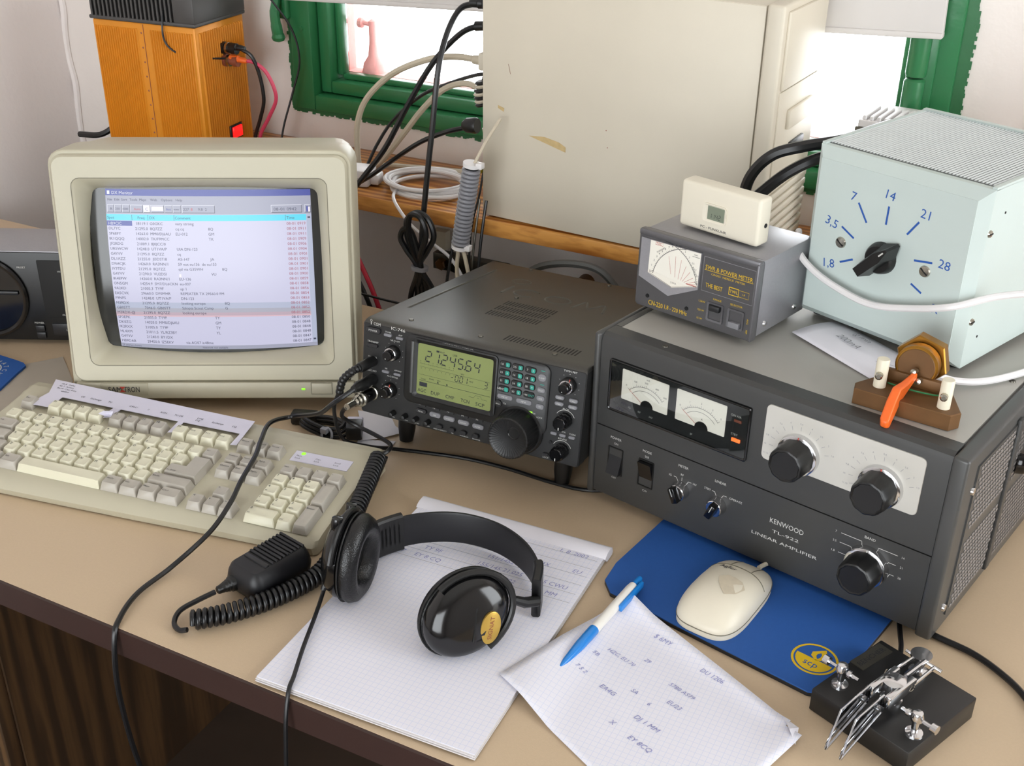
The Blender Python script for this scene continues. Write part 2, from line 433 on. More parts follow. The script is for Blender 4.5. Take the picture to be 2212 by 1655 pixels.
# latch on the left jamb
q = MB(); q.rbox(-1224, -1196, yb-16, yb-2, 330, 400, 5, 3); q.tube(catmull([(-1211, yb-20, 368), (-1210, yb-30, 345), (-1209, yb-30, 322), (-1208, yb-28, 306)], 4), [7]*4+[8]*4+[9]*4+[9], 10)
q.lathe([(0, -8), (9, -5), (11, 0), (9, 6), (0, 9)], (-1208, yb-28, 304), (0, 0, 1), 12); wpart(q, 'latch', 'green_paint')
q = MB(); q.lathe([(0, 0), (4, 0), (3, 3), (0, 3)], (-1176, yb-8, 318), (0, -1, 0), 10); wpart(q, 'rivet', 'green_paint')

# panes out of view: right window, and a front one added for fill light
for k, (bx, nm) in enumerate((((xr+100, xr+104, a, b, c, d), 'window_2'), ((fx0, fx1, yf-104, yf-100, fz0, fz1), 'fill_window'))):
    q = MB(); q.box(*bx); struct(q.build(nm, 'pane_clear', smooth=0))

# ---- blind: white board hanging in front of the window
bl = thing('window_blind', 'white blind pulled partway down over the green window', 'blind', ((-1.20-0.2)/2, 1.535, 0.404), 0)
q = MB(); q.rbox(-492, 500, -6, 6, -18, 330, 2, T=Matrix.Rotation(R(2.5), 4, 'Y').inverted()); q.build('blind_sheet', 'blind_white', bl)
q = MB(); q.rbox(-492, 500, -9, 9, -18.5, -11, 2, T=Matrix.Rotation(R(2.5), 4, 'Y').inverted()); q.build('bottom_rail', 'blind_white', bl)

# ---- wall shelf
sh = thing('wall_shelf', 'varnished pine wall shelf under the window carrying the computer tower', 'shelf', (-0.70, 1.46, 0.112))
q = MB(); q.rbox(-725, 950, -100, 98, 0, 23, 2, 2); q.build('board', 'pine', sh)
for xx in (-640, 640):
    q = MB(); q.box(xx-10, xx+10, 60, 98, -140, 0); q.box(xx-10, xx+10, -60, 98, -6, 0); q.build('bracket', 'steel_dark', sh)

# ---- desk
dk = thing('desk', 'beige laminate desk with dark brown front edge and wooden pedestal', 'desk', (-0.25, 0.93, ZF))
DX, DY, DZ = -250, 930, zf
def dpart(mb, name, m, smooth=35):
    mb.v = [(p[0]-DX, p[1]-DY, p[2]-DZ) for p in mb.v]; return mb.build(name, m, dk, smooth)
q = MB(); q.box(-1700, 1250, 582, 1285, -30, 0); dpart(q, 'desk_top', 'laminate', 0)
q = MB(); q.box(-1700, 1250, 579, 582, -30, -0.6); dpart(q, 'edge_band', 'edge_brown', 0)
q = MB(); q.box(-952, -935, 622, 1250, -505, -30); dpart(q, 'side_panel', 'walnut', 0)
q = MB(); q.box(-1420, -1403, 622, 1250, -505, -30); dpart(q, 'side_panel', 'walnut', 0)
q = MB(); q.box(-1403, -952, 630, 1250, -505, -488); dpart(q, 'bottom_panel', 'walnut', 0)
for za, zb_ in ((-150, -34), (-330, -155), (-503, -335)):
    q = MB(); q.rbox(-1418, -938, 604, 622, za, zb_, 1.5); dr = dpart(q, 'drawer_front', 'walnut')
    q = MB(); q.tube(catmull([(-1230, 604, (za+zb_)/2), (-1225, 588, (za+zb_)/2), (-1130, 588, (za+zb_)/2), (-1125, 604, (za+zb_)/2)], 4), 4, 8)
    q.v = [(p[0]-DX, p[1]-DY, p[2]-DZ) for p in q.v]; q.build('drawer_handle', 'steel_dark', dr)
q = MB(); q.box(1210, 1230, 620, 1270, zf, -30); dpart(q, 'end_panel', 'walnut', 0)
q = MB(); q.box(-1690, -1670, 620, 1270, zf, -30); dpart(q, 'end_panel', 'walnut', 0)
q = MB(); q.box(-930, 1210, 1235, 1253, -420, -30); dpart(q, 'back_panel', 'walnut', 0)
# ================================================================== CRT monitor
def rrb(cx, cy, w, h, r, n=4, m=6, b=(0, 0, 0, 0)):
    """rounded rectangle with m points per edge; b = bulge of top, left, bottom, right edges"""
    out = []; cs = [(1, 1, 0), (-1, 1, 90), (-1, -1, 180), (1, -1, 270)]
    for i, (sx, sy, a0) in enumerate(cs):
        for k in range(n+1):
            a = R(a0+90*k/n); out.append([cx+sx*(w/2-r)+r*math.cos(a), cy+sy*(h/2-r)+r*math.sin(a)])
        nx, ny = cs[(i+1) % 4][:2]; p = out[-1]; a = R(cs[(i+1) % 4][2])
        e = (cx+nx*(w/2-r)+r*math.cos(a), cy+ny*(h/2-r)+r*math.sin(a)); p = tuple(p)
        for k in range(1, m+1):
            t = k/(m+1); q = 4*t*(1-t)*b[i]
            out.append([p[0]+(e[0]-p[0])*t+(0, -q, 0, q)[i], p[1]+(e[1]-p[1])*t+(q, 0, -q, 0)[i]])
    return [tuple(p) for p in out]
mon = thing('crt_monitor', 'beige tube monitor showing a list of radio spots, behind the keyboard', 'monitor', (-1.0228, 0.8594, 0.04), 28.99, 9.13)
def L2(ol, y): return [(p[0], y, p[1]) for p in ol]
q = MB()
q.loft([L2(rrb(166.5, 134.5, 333, 269, 14), 34), L2(rrb(166.5, 134.5, 333, 269, 14), 3), L2(rrb(166.5, 134.5, 328, 264, 12), 0),
        L2(rrb(165.7, 132, 287, 221.5, 10), 0), L2(rrb(165.7, 132, 284, 218.5, 9), 1.6), L2(rrb(165.7, 132, 282, 217, 9), 2.2),
        L2(rrb(165.0, 132, 261, 192, 9, b=(0.6, 8, 6, 1.5)), 24), L2(rrb(165.0, 132, 259, 190, 9, b=(0.6, 8, 6, 1.5)), 30)], False, False)
bz = q.build('bezel', 'beige', mon, 40)
q = MB(); q.line(rrb(165.7, 132, 287.6, 222, 10)+[rrb(165.7, 132, 287.6, 222, 10)[0]], 0.9, -0.15); q.build('recess_line', 'beige_line', bz)
q = MB(); q.rbox(0.8, 332.2, 0, 34, -21.5, -0.8, 2.5); ch = q.build('chin', 'beige', mon)
q = MB()
q.loft([L2(rrb(166.5, 126, 322, 278, 14, m=2), 7.5), L2(rrb(166.5, 126, 337.5, 292.5, 16, m=2), 6.8), L2(rrb(166.5, 126, 339, 294, 17, m=2), 7.2), L2(rrb(166.5, 126, 341, 296, 18, m=2), 9), L2(rrb(166.5, 126, 341, 296, 18, m=2), 72), L2(rrb(166.5, 130, 330, 286, 20, m=2), 84),
        L2(rrb(166.5, 134, 322, 274, 22, m=2), 140), L2(rrb(166.5, 134, 308, 258, 24, m=2), 156), L2(rrb(166.5, 133, 250, 212, 24, m=2), 190), L2(rrb(166.5, 133, 200, 165, 20, m=2), 300)], cap0=False)
q.build('housing', 'beige', mon, 40)
q = MB(); q.lathe([(0, 0), (105, 0), (105, 5), (80, 12), (0, 12)], (166, 140, -17.5), (0, math.sin(R(9.13)), math.cos(R(9.13))), 28); q.build('tilt_base', 'beige', mon)
# curved glass and what it shows
def ys(x, z): return 16.5 + 0.00045*(x-165)**2 + 0.00060*(z-132)**2
def grid(mb, x0, x1, z0, z1, nx, nz, off, fx=None):
    vs = []; fs = []
    for j in range(nz+1):
        for i in range(nx+1):
            x = x0+(x1-x0)*i/nx; z = z0+(z1-z0)*j/nz
            if fx: x, z = fx(x, z)
            vs.append((x, ys(x, z)-off, z))
    for j in range(nz):
        for i in range(nx):
            k = j*(nx+1)+i; fs.append((k, k+1, k+nx+2, k+nx+1))
    return mb.add(vs, fs)
q = MB(); grid(q, 30, 300, 22, 240, 16, 12, 0); scr = q.build('screen_glass', 'crt_black', mon, 60)
for nm, col, s in (('ui_list', 'CDCCE6', 0.92), ('ui_grey', 'A9ABC0', 0.85), ('ui_blue', '3C4AA8', 0.85), ('ui_cyan', '48D8F2', 0.95), ('ui_text', '4A4E6E', 0.6), ('ui_red', 'B5586E', 0.75),
                   ('ui_white', 'E4E6F0', 0.95), ('ui_dark', '4B4D60', 0.6), ('ui_band1', 'B9C0D8', 0.88), ('ui_band2', 'B4B4C4', 0.86), ('ui_band3', 'C4ADBC', 0.88), ('ui_band4', 'E0BCC8', 0.9), ('ui_hot', 'EAE3EA', 1.0), ('ui_redtxt', 'D04A50', 0.9)):
    emis(nm, col, s)
bulge = lambda x, z: (x + (1.6*(1-((z-132)/96)**2)*(-1 if x < 165 else 0.5) * min(1, abs(x-165)/110)), z - 3.2*(1-((x-168)/118)**2)*max(0, (80-z)/45 if z < 80 else 0))
def panel(x0, x1, z0, z1, m, off, nm='screen_area'):
    q = MB(); grid(q, x0, x1, z0, z1, max(2, int((x1-x0)/14)), max(1, int((z1-z0)/12)), off, bulge); return q.build(nm, m, scr, 60)
panel(51.5, 286.5, 37, 226, 'ui_list', 0.25)
panel(51.5, 286.5, 198, 219, 'ui_grey', 0.45); panel(51.5, 286.5, 219, 226.5, 'ui_blue', 0.45, 'title_bar')
panel(51.5, 280.5, 190.6, 197.6, 'ui_cyan', 0.45, 'column_header'); panel(51.5, 97-16, 184.4, 190.2, 'ui_blue', 0.45, 'selected_cell')
panel(51.5, 286.5, 37, 41.5, 'ui_grey', 0.45, 'status_bar'); panel(280.7, 286.5, 41.5, 197.6, 'ui_band1', 0.45, 'scroll_bar')
for (za, zb_, m_) in ((86, 93, 'ui_band1'), (81, 86, 'ui_band2'), (77.3, 81, 'ui_band3'), (75.8, 77.3, 'ui_band4')): panel(51.5, 280.6, za, zb_, m_, 0.40, 'scan_band')
T = {k: MB() for k in ('ui_text', 'ui_red', 'ui_white', 'ui_dark', 'ui_hot', 'ui_redtxt', 'ui_blue')}
def st(k, s, x, z, h, al='L', w=None):
    f = lambda a, b: (lambda u: (u[0], ys(*u)-0.8, u[1]))(bulge(a, b)); T[k].text(s, x, z, h, al=al, w=w, fn=f)
def sr(k, x0, x1, z0, z1, off=0.6):
    vs = [(lambda u: (u[0], ys(*u)-off, u[1]))(bulge(a, b)) for a, b in ((x0, z0), (x1, z0), (x1, z1), (x0, z1))]; T[k].add(vs, [(0, 1, 2, 3)])
st('ui_white', 'DX Monitor', 59, 222.4, 3.6); sr('ui_white', 53.5, 56.5, 220.6, 224.6)
for x, s in ((54, 'File'), (62, 'Edit'), (70, 'Sort'), (79.5, 'Tools'), (91, 'Maps'), (103.5, 'Web'), (116, 'Options'), (133, 'Help')): st('ui_text', s, x, 214.6, 2.9)
for x0_, x1_ in ((53, 61), (61.5, 70), (70.5, 79.5), (80, 94.5), (95, 103), (103.5, 119), (119.5, 128.5), (129, 138.5), (139.5, 177), (241, 276), (279, 286)):
    sr('ui_white', x0_, x1_, 208.2, 208.7); sr('ui_white', x0_, x0_+0.5, 200, 208.4); sr('ui_dark', x0_, x1_, 199.6, 200.2); sr('ui_dark', x1_-0.5, x1_, 200, 208.4)
st('ui_text', 'A', 56, 204, 3.2); st('ui_text', '250', 62.5, 204, 2.6); st('ui_text', '1000', 71, 204, 2.6); st('ui_redtxt', 'Auto', 84, 204, 2.8); sr('ui_hot', 95.4, 102.6, 200.4, 208); st('ui_blue', 'C', 97.5, 204, 3.4)
sr('ui_hot', 104.5, 118, 202, 207); st('ui_blue', 'Ant', 121, 204, 2.8); st('ui_text', 'wwv', 130, 204, 2.4); st('ui_text', '227', 141, 204, 3.2); st('ui_redtxt', '8', 149.5, 204, 3.4); st('ui_text', '9.8  2', 158, 204, 3.2)
st('ui_text', '08-01 0942', 244, 204, 3.6, w=26); sr('ui_blue', 281, 283, 200.6, 207); sr('ui_hot', 283, 285.4, 200.6, 206)
for x, s in ((52.5, 'Spot'), (88, 'Freq'), (101.5, 'DX'), (130.7, 'Comment'), (258, 'Time')): st('ui_text', s, x, 194, 3.2)
for x in (81, 99.5, 129.5, 256.5): sr('ui_dark', x, x+0.4, 190.8, 197.4)
ROWS = [l.split('|') for l in '''HB9CIC|18119.1|G0GKC|very strong||0919
DL7YC|21295.0|8Q7ZZ|cq cq|8Q|0911
SP6EFY|14263.0|MM0/DJ6AU|EU-012|GM|0911
IK1QQQ|14002.0|TK/F9MCC||TK|0909
JF2RDG|21009.1|8J0JCC/0|||0906
UR5WCW|14248.0|UT1VA/P|UIA DN-123||0904
G4YVV|21295.0|8Q7ZZ|cq||0901
DL1AZZ|21255.0|JI3DST/8|AS-147|JA|0901
DN4CJK|14260.0|RA3NN/1|59 not eu136  de eu153||0901
IV3TDU|21295.0|8Q7ZZ|qsl via G3SWH|8Q|0901
G4YVV|21290.0|VU2DSI||VU|0900
IK4EPW|14260.0|RA3NN/1|EU-136||0859
ON5GM|14254.9|SM7/DL6CKN|eu-037||0858
9A2KD|21005.3|TY9F|up 1||0856
EA5CVK|29660.0|DF0MHR|REPEATER TX 29560.0 FM||0854
F9NPS|14248.0|UT1VA/P|DN-123||0853
M3RDX|21295.0|8Q7ZZ|looking europe|8Q|0852
GB0STT|7046.0|GB0STT|Salopia Scout Camp|G|0852
M3RDX-@|21295.0|8Q7ZZ|looking europe||0852
SP3EPK|21005.0|TY9F||TY|0850
DK0ZG|14020.0|MM0/DJ6AU||GM|0848
IK2RXX|21005.0|TY9F||TY|0848
HL4XM|21011.5|YL/RZ3BY||YL|0848
G4YVV|21240.0|BY1DX|||0847
HB9DAB|29450.0|IZ5EKV|via AO07 in48me||0847'''.split('\n')]
for i, r_ in enumerate(ROWS):
    z = 187.3-5.93*i
    st('ui_white' if i == 0 else 'ui_text', r_[0], 53.5, z, 3.3); st('ui_text', r_[1], 98.8, z, 3.3, 'R'); st('ui_text', r_[2], 101.5, z, 3.3)
    if r_[3]: st('ui_text', r_[3], 130.7, z, 3.3)
    if r_[4]: st('ui_text', r_[4], 168 if len(r_[3]) < 12 else 181, z, 3.3)
    st('ui_red' if i < 19 else 'ui_text', '08-01 '+r_[5], 279.3, z, 3.3, 'R', w=21.5)
st('ui_text', '25 entries shown', 53, 39.2, 2.4); st('ui_text', 'Network not available', 150, 39.2, 2.4)
sr('ui_hot', 131, 133.4, 124, 128); sr('ui_text', 282, 285, 193, 195); sr('ui_text', 282, 285, 45, 47)
for k, mb in T.items(): mb.build('screen_text', k, scr, 0)
q = MB(); q.rbox(281, 305, -1.2, 3, -15.3, -2.4, 0.8); q.build('power_button', 'beige', mon)
q = MB(); q.line([(280.3, -1.6), (305.6, -1.6), (305.6, -16), (280.3, -16), (280.3, -1.6)], 0.8, -0.2); q.build('button_gap', 'beige_line', ch)
q = MB(); q.rbox(268.5, 273, -0.8, 2, -10.7, -8.2, 0.5); q.build('power_led', 'green_led', mon)
q = MB(); q.rbox(30, 86, -0.7, 2, -16.2, -1.6, 0.4); bd = q.build('badge', 'beige_dark', mon)
q = MB(); q.text('SAM', 39, -8.8, 6.8, -1.1, al='L', w=15.5); q.text('TRON', 57.5, -8.8, 6.8, -1.1, al='L', w=18.5); q.build('badge_lettering', 'black_print', bd, 0)
q = MB(); q.add([(52.5, -1.3, -5.4), (59.5, -1.3, -5.4), (55.5, -1.3, -8.8), (59.5, -1.3, -12.2), (52.5, -1.3, -12.2), (56, -1.3, -8.8)], [(0, 1, 2, 5), (5, 2, 3, 4)]); q.build('badge_mark', 'red_print', bd, 0)
q = MB(); q.text('PUSH', 43, -18.9, 2.2, -0.2); q.text('BRIGHTNESS', 70, -18.9, 2.2, -0.2); q.build('embossed_lettering', 'beige_dark', ch, 0)

# ================================================================== keyboard
U = 18.4
kb = thing('keyboard', 'beige computer keyboard with grey function keys in front of the monitor', 'keyboard', (-1.0464, 0.771, 0.036), 8.3, -5.73)
def yfr(x):
    t = [(-16, -99), (74, -98.6), (232, -93), (379, -86.5), (438, -85)]
    for (a, b), (c, d) in zip(t, t[1:]):
        if x <= c: return b+(d-b)*(x-a)/(c-a)
    return -85
def zdesk(y): return -(36 + y*0.0999)
loops = []
for x, ins in ((-16, 3), (-14, 0.8), (-12, 0), (60, 0), (150, 0), (240, 0), (330, 0), (425, 0), (436, 0.5), (438.5, 2), (440, 4)):
    yf_ = yfr(x)+ins; yb_ = 83-ins
    loops.append([(x, yf_, zdesk(yf_)+1.5), (x, yf_-1.5+ins, -17), (x, yf_+5, -12), (x, yf_+14, -9.5-ins*.4), (x, 48, -9-ins*.4), (x, 56, -7.5-ins*.4), (x, 61, -8.6-ins*.4), (x, 67, -7.5-ins*.4), (x, 72, -9-ins*.4), (x, 79, -10-ins*.4), (x, yb_, -14), (x, yb_, zdesk(yb_)+4), (x, 40, zdesk(40)+2)])
q = MB(); q.loft(loops); q.build('case', 'beige', kb, 30)
q = MB(); q.box(352, 420, 29, 46.5, -10, -8.2); lp = q.build('indicator_panel', 'paper_lavender', kb, 0)
q = MB(); q.lathe([(0, 0), (2.6, 0), (2.0, .8), (0, .8)], (362, 43, -8.2), seg=12); q.build('num_lock_led', 'green_led', lp)
q = MB()
for x, t in ((359, ('Num', 'Lock')), (382, ('Caps', 'Lock')), (405, ('Scroll', 'Lock'))):
    q.text(t[0], x, 38.5, 2.3, -8.1, axis='z'); q.text(t[1], x, 34.5, 2.3, -8.1, axis='z')
q.build('indicator_lettering', 'black_print', lp, 0)
KEYM = {}
def keymesh(w, h, enter=False):
    k = (round(w, 2), round(h, 2), enter)
    if k in KEYM: return KEYM[k]
    q = MB(); g = 0.45
    if enter:   # tall key with a step on its upper left
        base = [(g, g), (w-g, g), (w-g, h-g), (w-1.25*U+g, h-g), (w-1.25*U+g, U-g), (g, U-g)]
        top = [(2.6, 3.6), (w-2.6, 3.6), (w-2.6, h-1.8), (w-1.25*U+2.6, h-1.8), (w-1.25*U+2.6, U-1.8), (2.6, U-1.8)]
        q.loft([[(p[0], p[1], -9.2) for p in base], [(p[0], p[1], 0) for p in top]])
    else:
        o1 = rr(w/2, h/2, w-2*g, h-2*g, 0.8, 1); o2 = rr(w/2, (3.4+h-1.8)/2, w-5.2, h-5.2, 1.2, 1)
        q.loft([[(p[0], p[1], -9.2) for p in o1], [(p[0], p[1], -0.5) for p in o2],
                [(w/2+(p[0]-w/2)*.94, h/2+.8+(p[1]-h/2-.8)*.94, 0) for p in o2], [(w/2+(p[0]-w/2)*.4, h/2+.8+(p[1]-h/2-.8)*.6, -.5) for p in o2]])
    me = q.build('key', 'cream_key', kb, 40); data = me.data; bpy.data.objects.remove(me)
    d2 = data.copy(); d2.materials[0] = MATS['grey_key']
    KEYM[k] = (data, d2); return KEYM[k]
LEG = MB()
def key(c0, row, w=1.0, h=1.0, leg='', grey=False, leg2='', enter=False, dz=0.0):
    """c0 left column, row counted down from the number row"""
    ex, ey = 2.5, 3.6
    x = c0*U+ex; y = -row*U-ey; me = keymesh(w*U, h*U, enter)[1 if grey else 0]
    o = bpy.data.objects.new('key', me); C.objects.link(o); o.parent = kb; o.location = (x*.001, y*.001, dz*.001)
    hh = h*U
    if leg: LEG.text(leg, x+4.0, y+hh-4.6-(2.2 if len(leg) > 2 else 0), 3.2 if len(leg) <= 2 else 2.1, dz+0.12, al='L', axis='z', w=None if len(leg) <= 2 else min(len(leg)*1.75, w*U-7))
    if leg2: LEG.text(leg2, x+4.0, y+6.6, 3.0 if len(leg2) < 2 else 1.9, dz+0.12, al='L', axis='z')
def row(c, r, keys, grey=False):
    for k in keys: key(c, r, leg=k[0], leg2=k[1] if len(k) > 1 else '', grey=grey); c += 1
key(0, -1.5, leg='Esc', grey=True)
for i in range(12): key(2+i+(0.5 if i > 3 else 0)+(0.5 if i > 7 else 0), -1.5, leg='F%d' % (i+1), grey=4 <= i <= 7)
for i, l in enumerate(('Print', 'Scroll', 'Pause')): key(15.5+i, -1.5, leg=l, grey=True)
row(0, 0, ['~`', '!1', '@2', '#3', '$4', '%5', '^6', '&7', '*8', '(9', ')0', '_-', '+=', '|\\']); key(14, 0, leg='<--', grey=True)
key(0, 1, 1.5, leg='Tab', grey=True); row(1.5, 1, list('QWERTYUIOP')+['{[', '}]'])
key(0, 2, 1.75, leg='Caps', grey=True); row(1.75, 2, list('ASDFGHJKL')+[':;', '"\''])
key(0, 3, 2.25, leg='Shift', grey=True); row(2.25, 3, list('ZXCVBNM')+['<,', '>.', '?/'])
key(12.75, 2, 2.25, 2.0, leg='', grey=True, enter=True); LEG.text('<-- Enter', 12.75*U+6, -2*U+3, 2.2, 0.12, al='L', axis='z')
key(12.25, 3, 2.75, leg='Shift', grey=True)
for c, w_, l, g_ in ((0, 1.5, 'Ctrl', 1), (1.5, 1.3, 'Win', 1), (2.8, 1.3, 'Alt', 1), (4.1, 5.76, '', 0), (9.86, 1.23, 'AltGr', 1), (11.09, 1.23, 'Win', 1), (12.32, 1.23, 'Menu', 1), (13.55, 1.45, 'Ctrl', 1)): key(c, 4, w_, leg=l, grey=bool(g_))
for i, l in enumerate(('Insert', 'Home', 'PgUp')): key(15.5+i, 0, leg=l, grey=True)
for i, l in enumerate(('Delete', 'End', 'PgDn')): key(15.5+i, 1, leg=l, grey=True)
key(16.5, 3, leg='^', grey=True)
for i, l in enumerate('<v>'): key(15.5+i, 4, leg=l, grey=True)
NB = 19.13
for i, l in enumerate(('Num', '/', '*', '-')): key(NB+i, 0, leg=l, grey=True)
for r_, ks in enumerate((('7', '8', '9'), ('4', '5', '6'), ('1', '2', '3'))):
    for i, l in enumerate(ks): key(NB+i, 1+r_, leg=l, leg2=(('Home', '^', 'PgUp'), ('<', '', '>'), ('End', 'v', 'PgDn'))[r_][i])
key(NB+3, 2, 1, 2, leg='+', grey=True); key(NB+3, 4, 1, 2, leg='Enter', grey=True); key(NB, 4, 2, leg='0', leg2='Ins'); key(NB+2, 4, leg='.', leg2='Del')
stuff(LEG.build('key_legends', 'black_print', kb, 0))

# paper strip with the contest messages laid around the function keys
sp = thing('paper_strip', 'lavender paper strip with typed function key notes on the keyboard', 'paper', (-1.0464, 0.771, 0.036), 8.3, -5.73)
zp = -3.8
ol = [(11, 82), (284, 76), (287, 30), (276.5+3.2, 28.5), (279.7, 50), (197+3.5+7, 50), (207, 30), (197.5+3, 28), (200.5, 50), (124, 51), (122, 34), (113.5, 31), (113.5, 51), (43, 52), (41, 30), (20, 29), (14, 34), (21, 56)]
q = MB(); q.add([(p[0], p[1], zp+(2.5 if p[1] < 40 and 100 < p[0] < 130 else 0)) for p in ol]+[(p[0], p[1], zp-0.25) for p in ol], [tuple(range(len(ol))), tuple(range(2*len(ol)-1, len(ol)-1, -1))]); q.build('strip_sheet', 'paper_lavender', sp, 0)
q = MB()
q.add([(113.5, 34, zp+.1), (122, 35, zp+.1), (124, 38, 2.5), (115, 33, 4.5), (109, 30, 1.5)], [(0, 1, 2, 3), (0, 3, 4)]); q.build('curled_tab', 'paper_lavender', sp, 0)
q = MB()
for i, t in enumerate(('Alt-K  Cables', 'Alt-T  Actions', 'Alt-W  Clear Entry', 'window')): q.text(t, 24+(9 if i == 3 else 0), 76.5-4.6*i, 2.5, zp+.15, al='L', axis='z')
for t, x in (('DE', 66), ('Exchange', 84), ('TU', 103), ('CALL?', 135), ('??', 155), ('AGN', 175), ('TU DE', 195), ('Exchange', 246), ('CQ', 267)): q.text(t, x, 60, 2.9, zp+.15, axis='z')
q.text('Long', 222, 62.5, 2.9, zp+.15, axis='z'); q.text('CQ', 221, 58, 2.9, zp+.15, axis='z')
q.build('typed_notes', 'black_print', sp, 0)
# ================================================================== HF transceiver
ic = thing('transceiver', 'dark grey radio transceiver with green display and big tuning knob beside the monitor', 'transceiver', (-0.6735, 0.9626, 0.1605), 1.09, 8.0)
IW, IH, ID = 266, 110, 312
q = MB(); q.loft([[(x, ID, -IH+3), (x, ID, -2-e), (x, ID-2, -e), (x, 14, -e), (x, 8, -.25-e), (x, 4, -1.1-e), (x, 1.2, -2.6-e), (x, .3, -4.2-e), (x, 8, -4.2-e), (x, 8, -IH+3)] for x, e in ((.3, 2), (1.2, .6), (2.8, 0), (IW-2.8, 0), (IW-1.2, .6), (IW-.3, 2))]); cov = q.build('cover', 'icom_cover', ic, 50)
ol = rr(IW/2, -IH/2-1.8, IW, IH-3.6, 3, 3)
q = MB(); q.prism(ol, 0, 16, 1.2); q.build('front_panel', 'icom_front', ic)
# raised rim that carries display and keypad
q = MB(); o1 = rr(141, -44, 172, 78, 9, 4); o2 = rr(141, -44, 168, 74, 8, 4); q.loft([L2(o1, 0.5), L2(o1, -2), L2(o2, -3.2)]); q.build('display_housing', 'icom_front', ic)
# display: deep frame, lcd, segments
q = MB(); of = rr(117, -41, 102, 69, 5, 4); og = rr(117.2, -41, 90.5, 58, 2.5, 4); q.loft([L2(of, -3.1), L2(of, -5.2), L2(rr(117, -41, 99, 66, 4, 4), -5.6), L2(og, -3.7), L2(og, -3.2)], False, False); df = q.build('display_frame', 'black', ic)
q = MB(); q.tube(catmull([(66.5, -5, -11), (66.5, -5.4, -40), (66.5, -5, -70)], 4), 2.2, 8); q.build('frame_highlight_bar', 'kenwood_edge', df)
q = MB(); q.rect(71.8, 162.6, -70.2, -11.9, -3.6); lcd = q.build('lcd', 'lcd_green', ic, 0)
SEG = {'0': 'abcdef', '1': 'bc', '2': 'abged', '3': 'abgcd', '4': 'fgbc', '5': 'afgcd', '6': 'afgedc', '7': 'abc', '8': 'abcdefg', '9': 'abcdfg', '-': 'g'}
def seg7(mb, s, x, z, w, h, t, y, sl=0.12):
    for ch_ in s:
        if ch_ == '.': mb.rect(x-t*1.3, x-t*.1, z-h/2, z-h/2+t*1.1, y); continue
        for sg in SEG.get(ch_, ''):
            a = {'a': (0, 1, 1, 1), 'b': (1, 1, 1, .5), 'c': (1, .5, 1, 0), 'd': (0, 0, 1, 0), 'e': (0, .5, 0, 0), 'f': (0, 1, 0, .5), 'g': (0, .5, 1, .5)}[sg]
            P = lambda u, v: (x+u*w+sl*h*v, z-h/2+v*h)
            p0, p1 = P(a[0], a[1]), P(a[2], a[3]); d = Vector((p1[0]-p0[0], p1[1]-p0[1])); d = d.normalized()*t*.6
            mb.line([(p0[0]+d.x, p0[1]+d.y), (p1[0]-d.x, p1[1]-d.y)], t, y)
        x += w*1.62
q = MB()
seg7(q, '21.245.64', 81.5, -25, 6.0, 11.5, 1.25, -3.8)
seg7(q, '-0.01', 113, -42.3, 3.4, 7, 0.7, -3.8, 0.06); seg7(q, '3', 153.5, -42.3, 3.4, 7, 0.7, -3.8, 0.06)
for t, x in (('AGC', 79), ('DUP', 95.5), ('CMP', 113.5), ('TCN', 132), ('SCP', 150)): q.text(t, x, -65.2, 4.0, -3.8, w=10.5)
q.text('USB', 117, -17, 2.2, -3.8); q.rect(94.5, 98, -18, -16, -3.8); q.text('ANT', 101.5, -17, 2.0, -3.8); q.text('VFO', 127, -36, 1.6, -3.8); q.text('TONE', 80, -52, 1.6, -3.8); q.text('SCAN', 90, -50, 1.6, -3.8); q.text('VFO', 99, -50, 1.6, -3.8); q.text('MHZ', 138, -42, 1.6, -3.8)
q.rect(75.5, 85, -60.5, -55.8, -3.8)
q.line([(75, -53.8), (161, -53.8)], 0.35, -3.8); q.line([(74.5, -47), (161, -47)], 0.2, -3.8); q.line([(75, -38), (160, -38)], 0.2, -3.8); q.line([(75, -34.5), (115, -34.5)], 0.2, -3.8)
for x in range(76, 120, 5): q.line([(x, -33.6), (x, -34.4)], .25, -3.8); q.text(str((x*3) % 10), x, -31.8, 1.3, -3.8); q.text(str((x*7) % 10), x+1, -39.8, 1.3, -3.8)
q.line([(136, -59), (142, -59), (144, -56), (150, -56), (152, -59), (158, -59)], 0.25, -3.8); q.line([(146, -58.6), (148, -58.6)], .25, -3.8)
for x in (97, 108): q.add([(x, -3.8, -53), (x+2.2, -3.8, -53), (x+1.1, -3.8, -50.6)], [(0, 1, 2)])
q.build('display_segments', 'black_print', lcd, 0)
# buttons
PR = MB(); TL = MB(); RD = MB()
def pill(x, z, w, h, m='btn_grey', d=2.6, nm='button', leg=None, lh=1.9, y0=0.0):
    q = MB(); q.prism(rr(x, z, w, h, min(w, h)*.42, 3), y0-d, y0+0.5, 0.5); o = q.build(nm, m, ic)
    if leg: PR.text(leg, x, z, lh, y0-d-.12)
    return o
def lab(t, x, z, h=1.9, w=None, m=None): (m or PR).text(t, x, z, h, -0.2, w=w)
pill(14, -11, 18, 6.5, 'btn_dark', leg='POWER', lh=2.3); lab('TUNER', 32, -9.8, 1.7); pill(32.2, -12.8, 9.4, 3.2); lab('ANT', 47.3, -10.4, 1.7); pill(47.2, -13.4, 9.0, 3.0)
lab('TRANSMIT', 13, -24.8, 2.0, 14); pill(13, -28.8, 14, 4.2, 'btn_dark'); lab('NR-O-APF', 41, -18.0, 1.9); lab('PHONES', 13, -42.5, 2.0, 11); lab('ELEC-KEY', 13, -58.5, 2.0, 12)
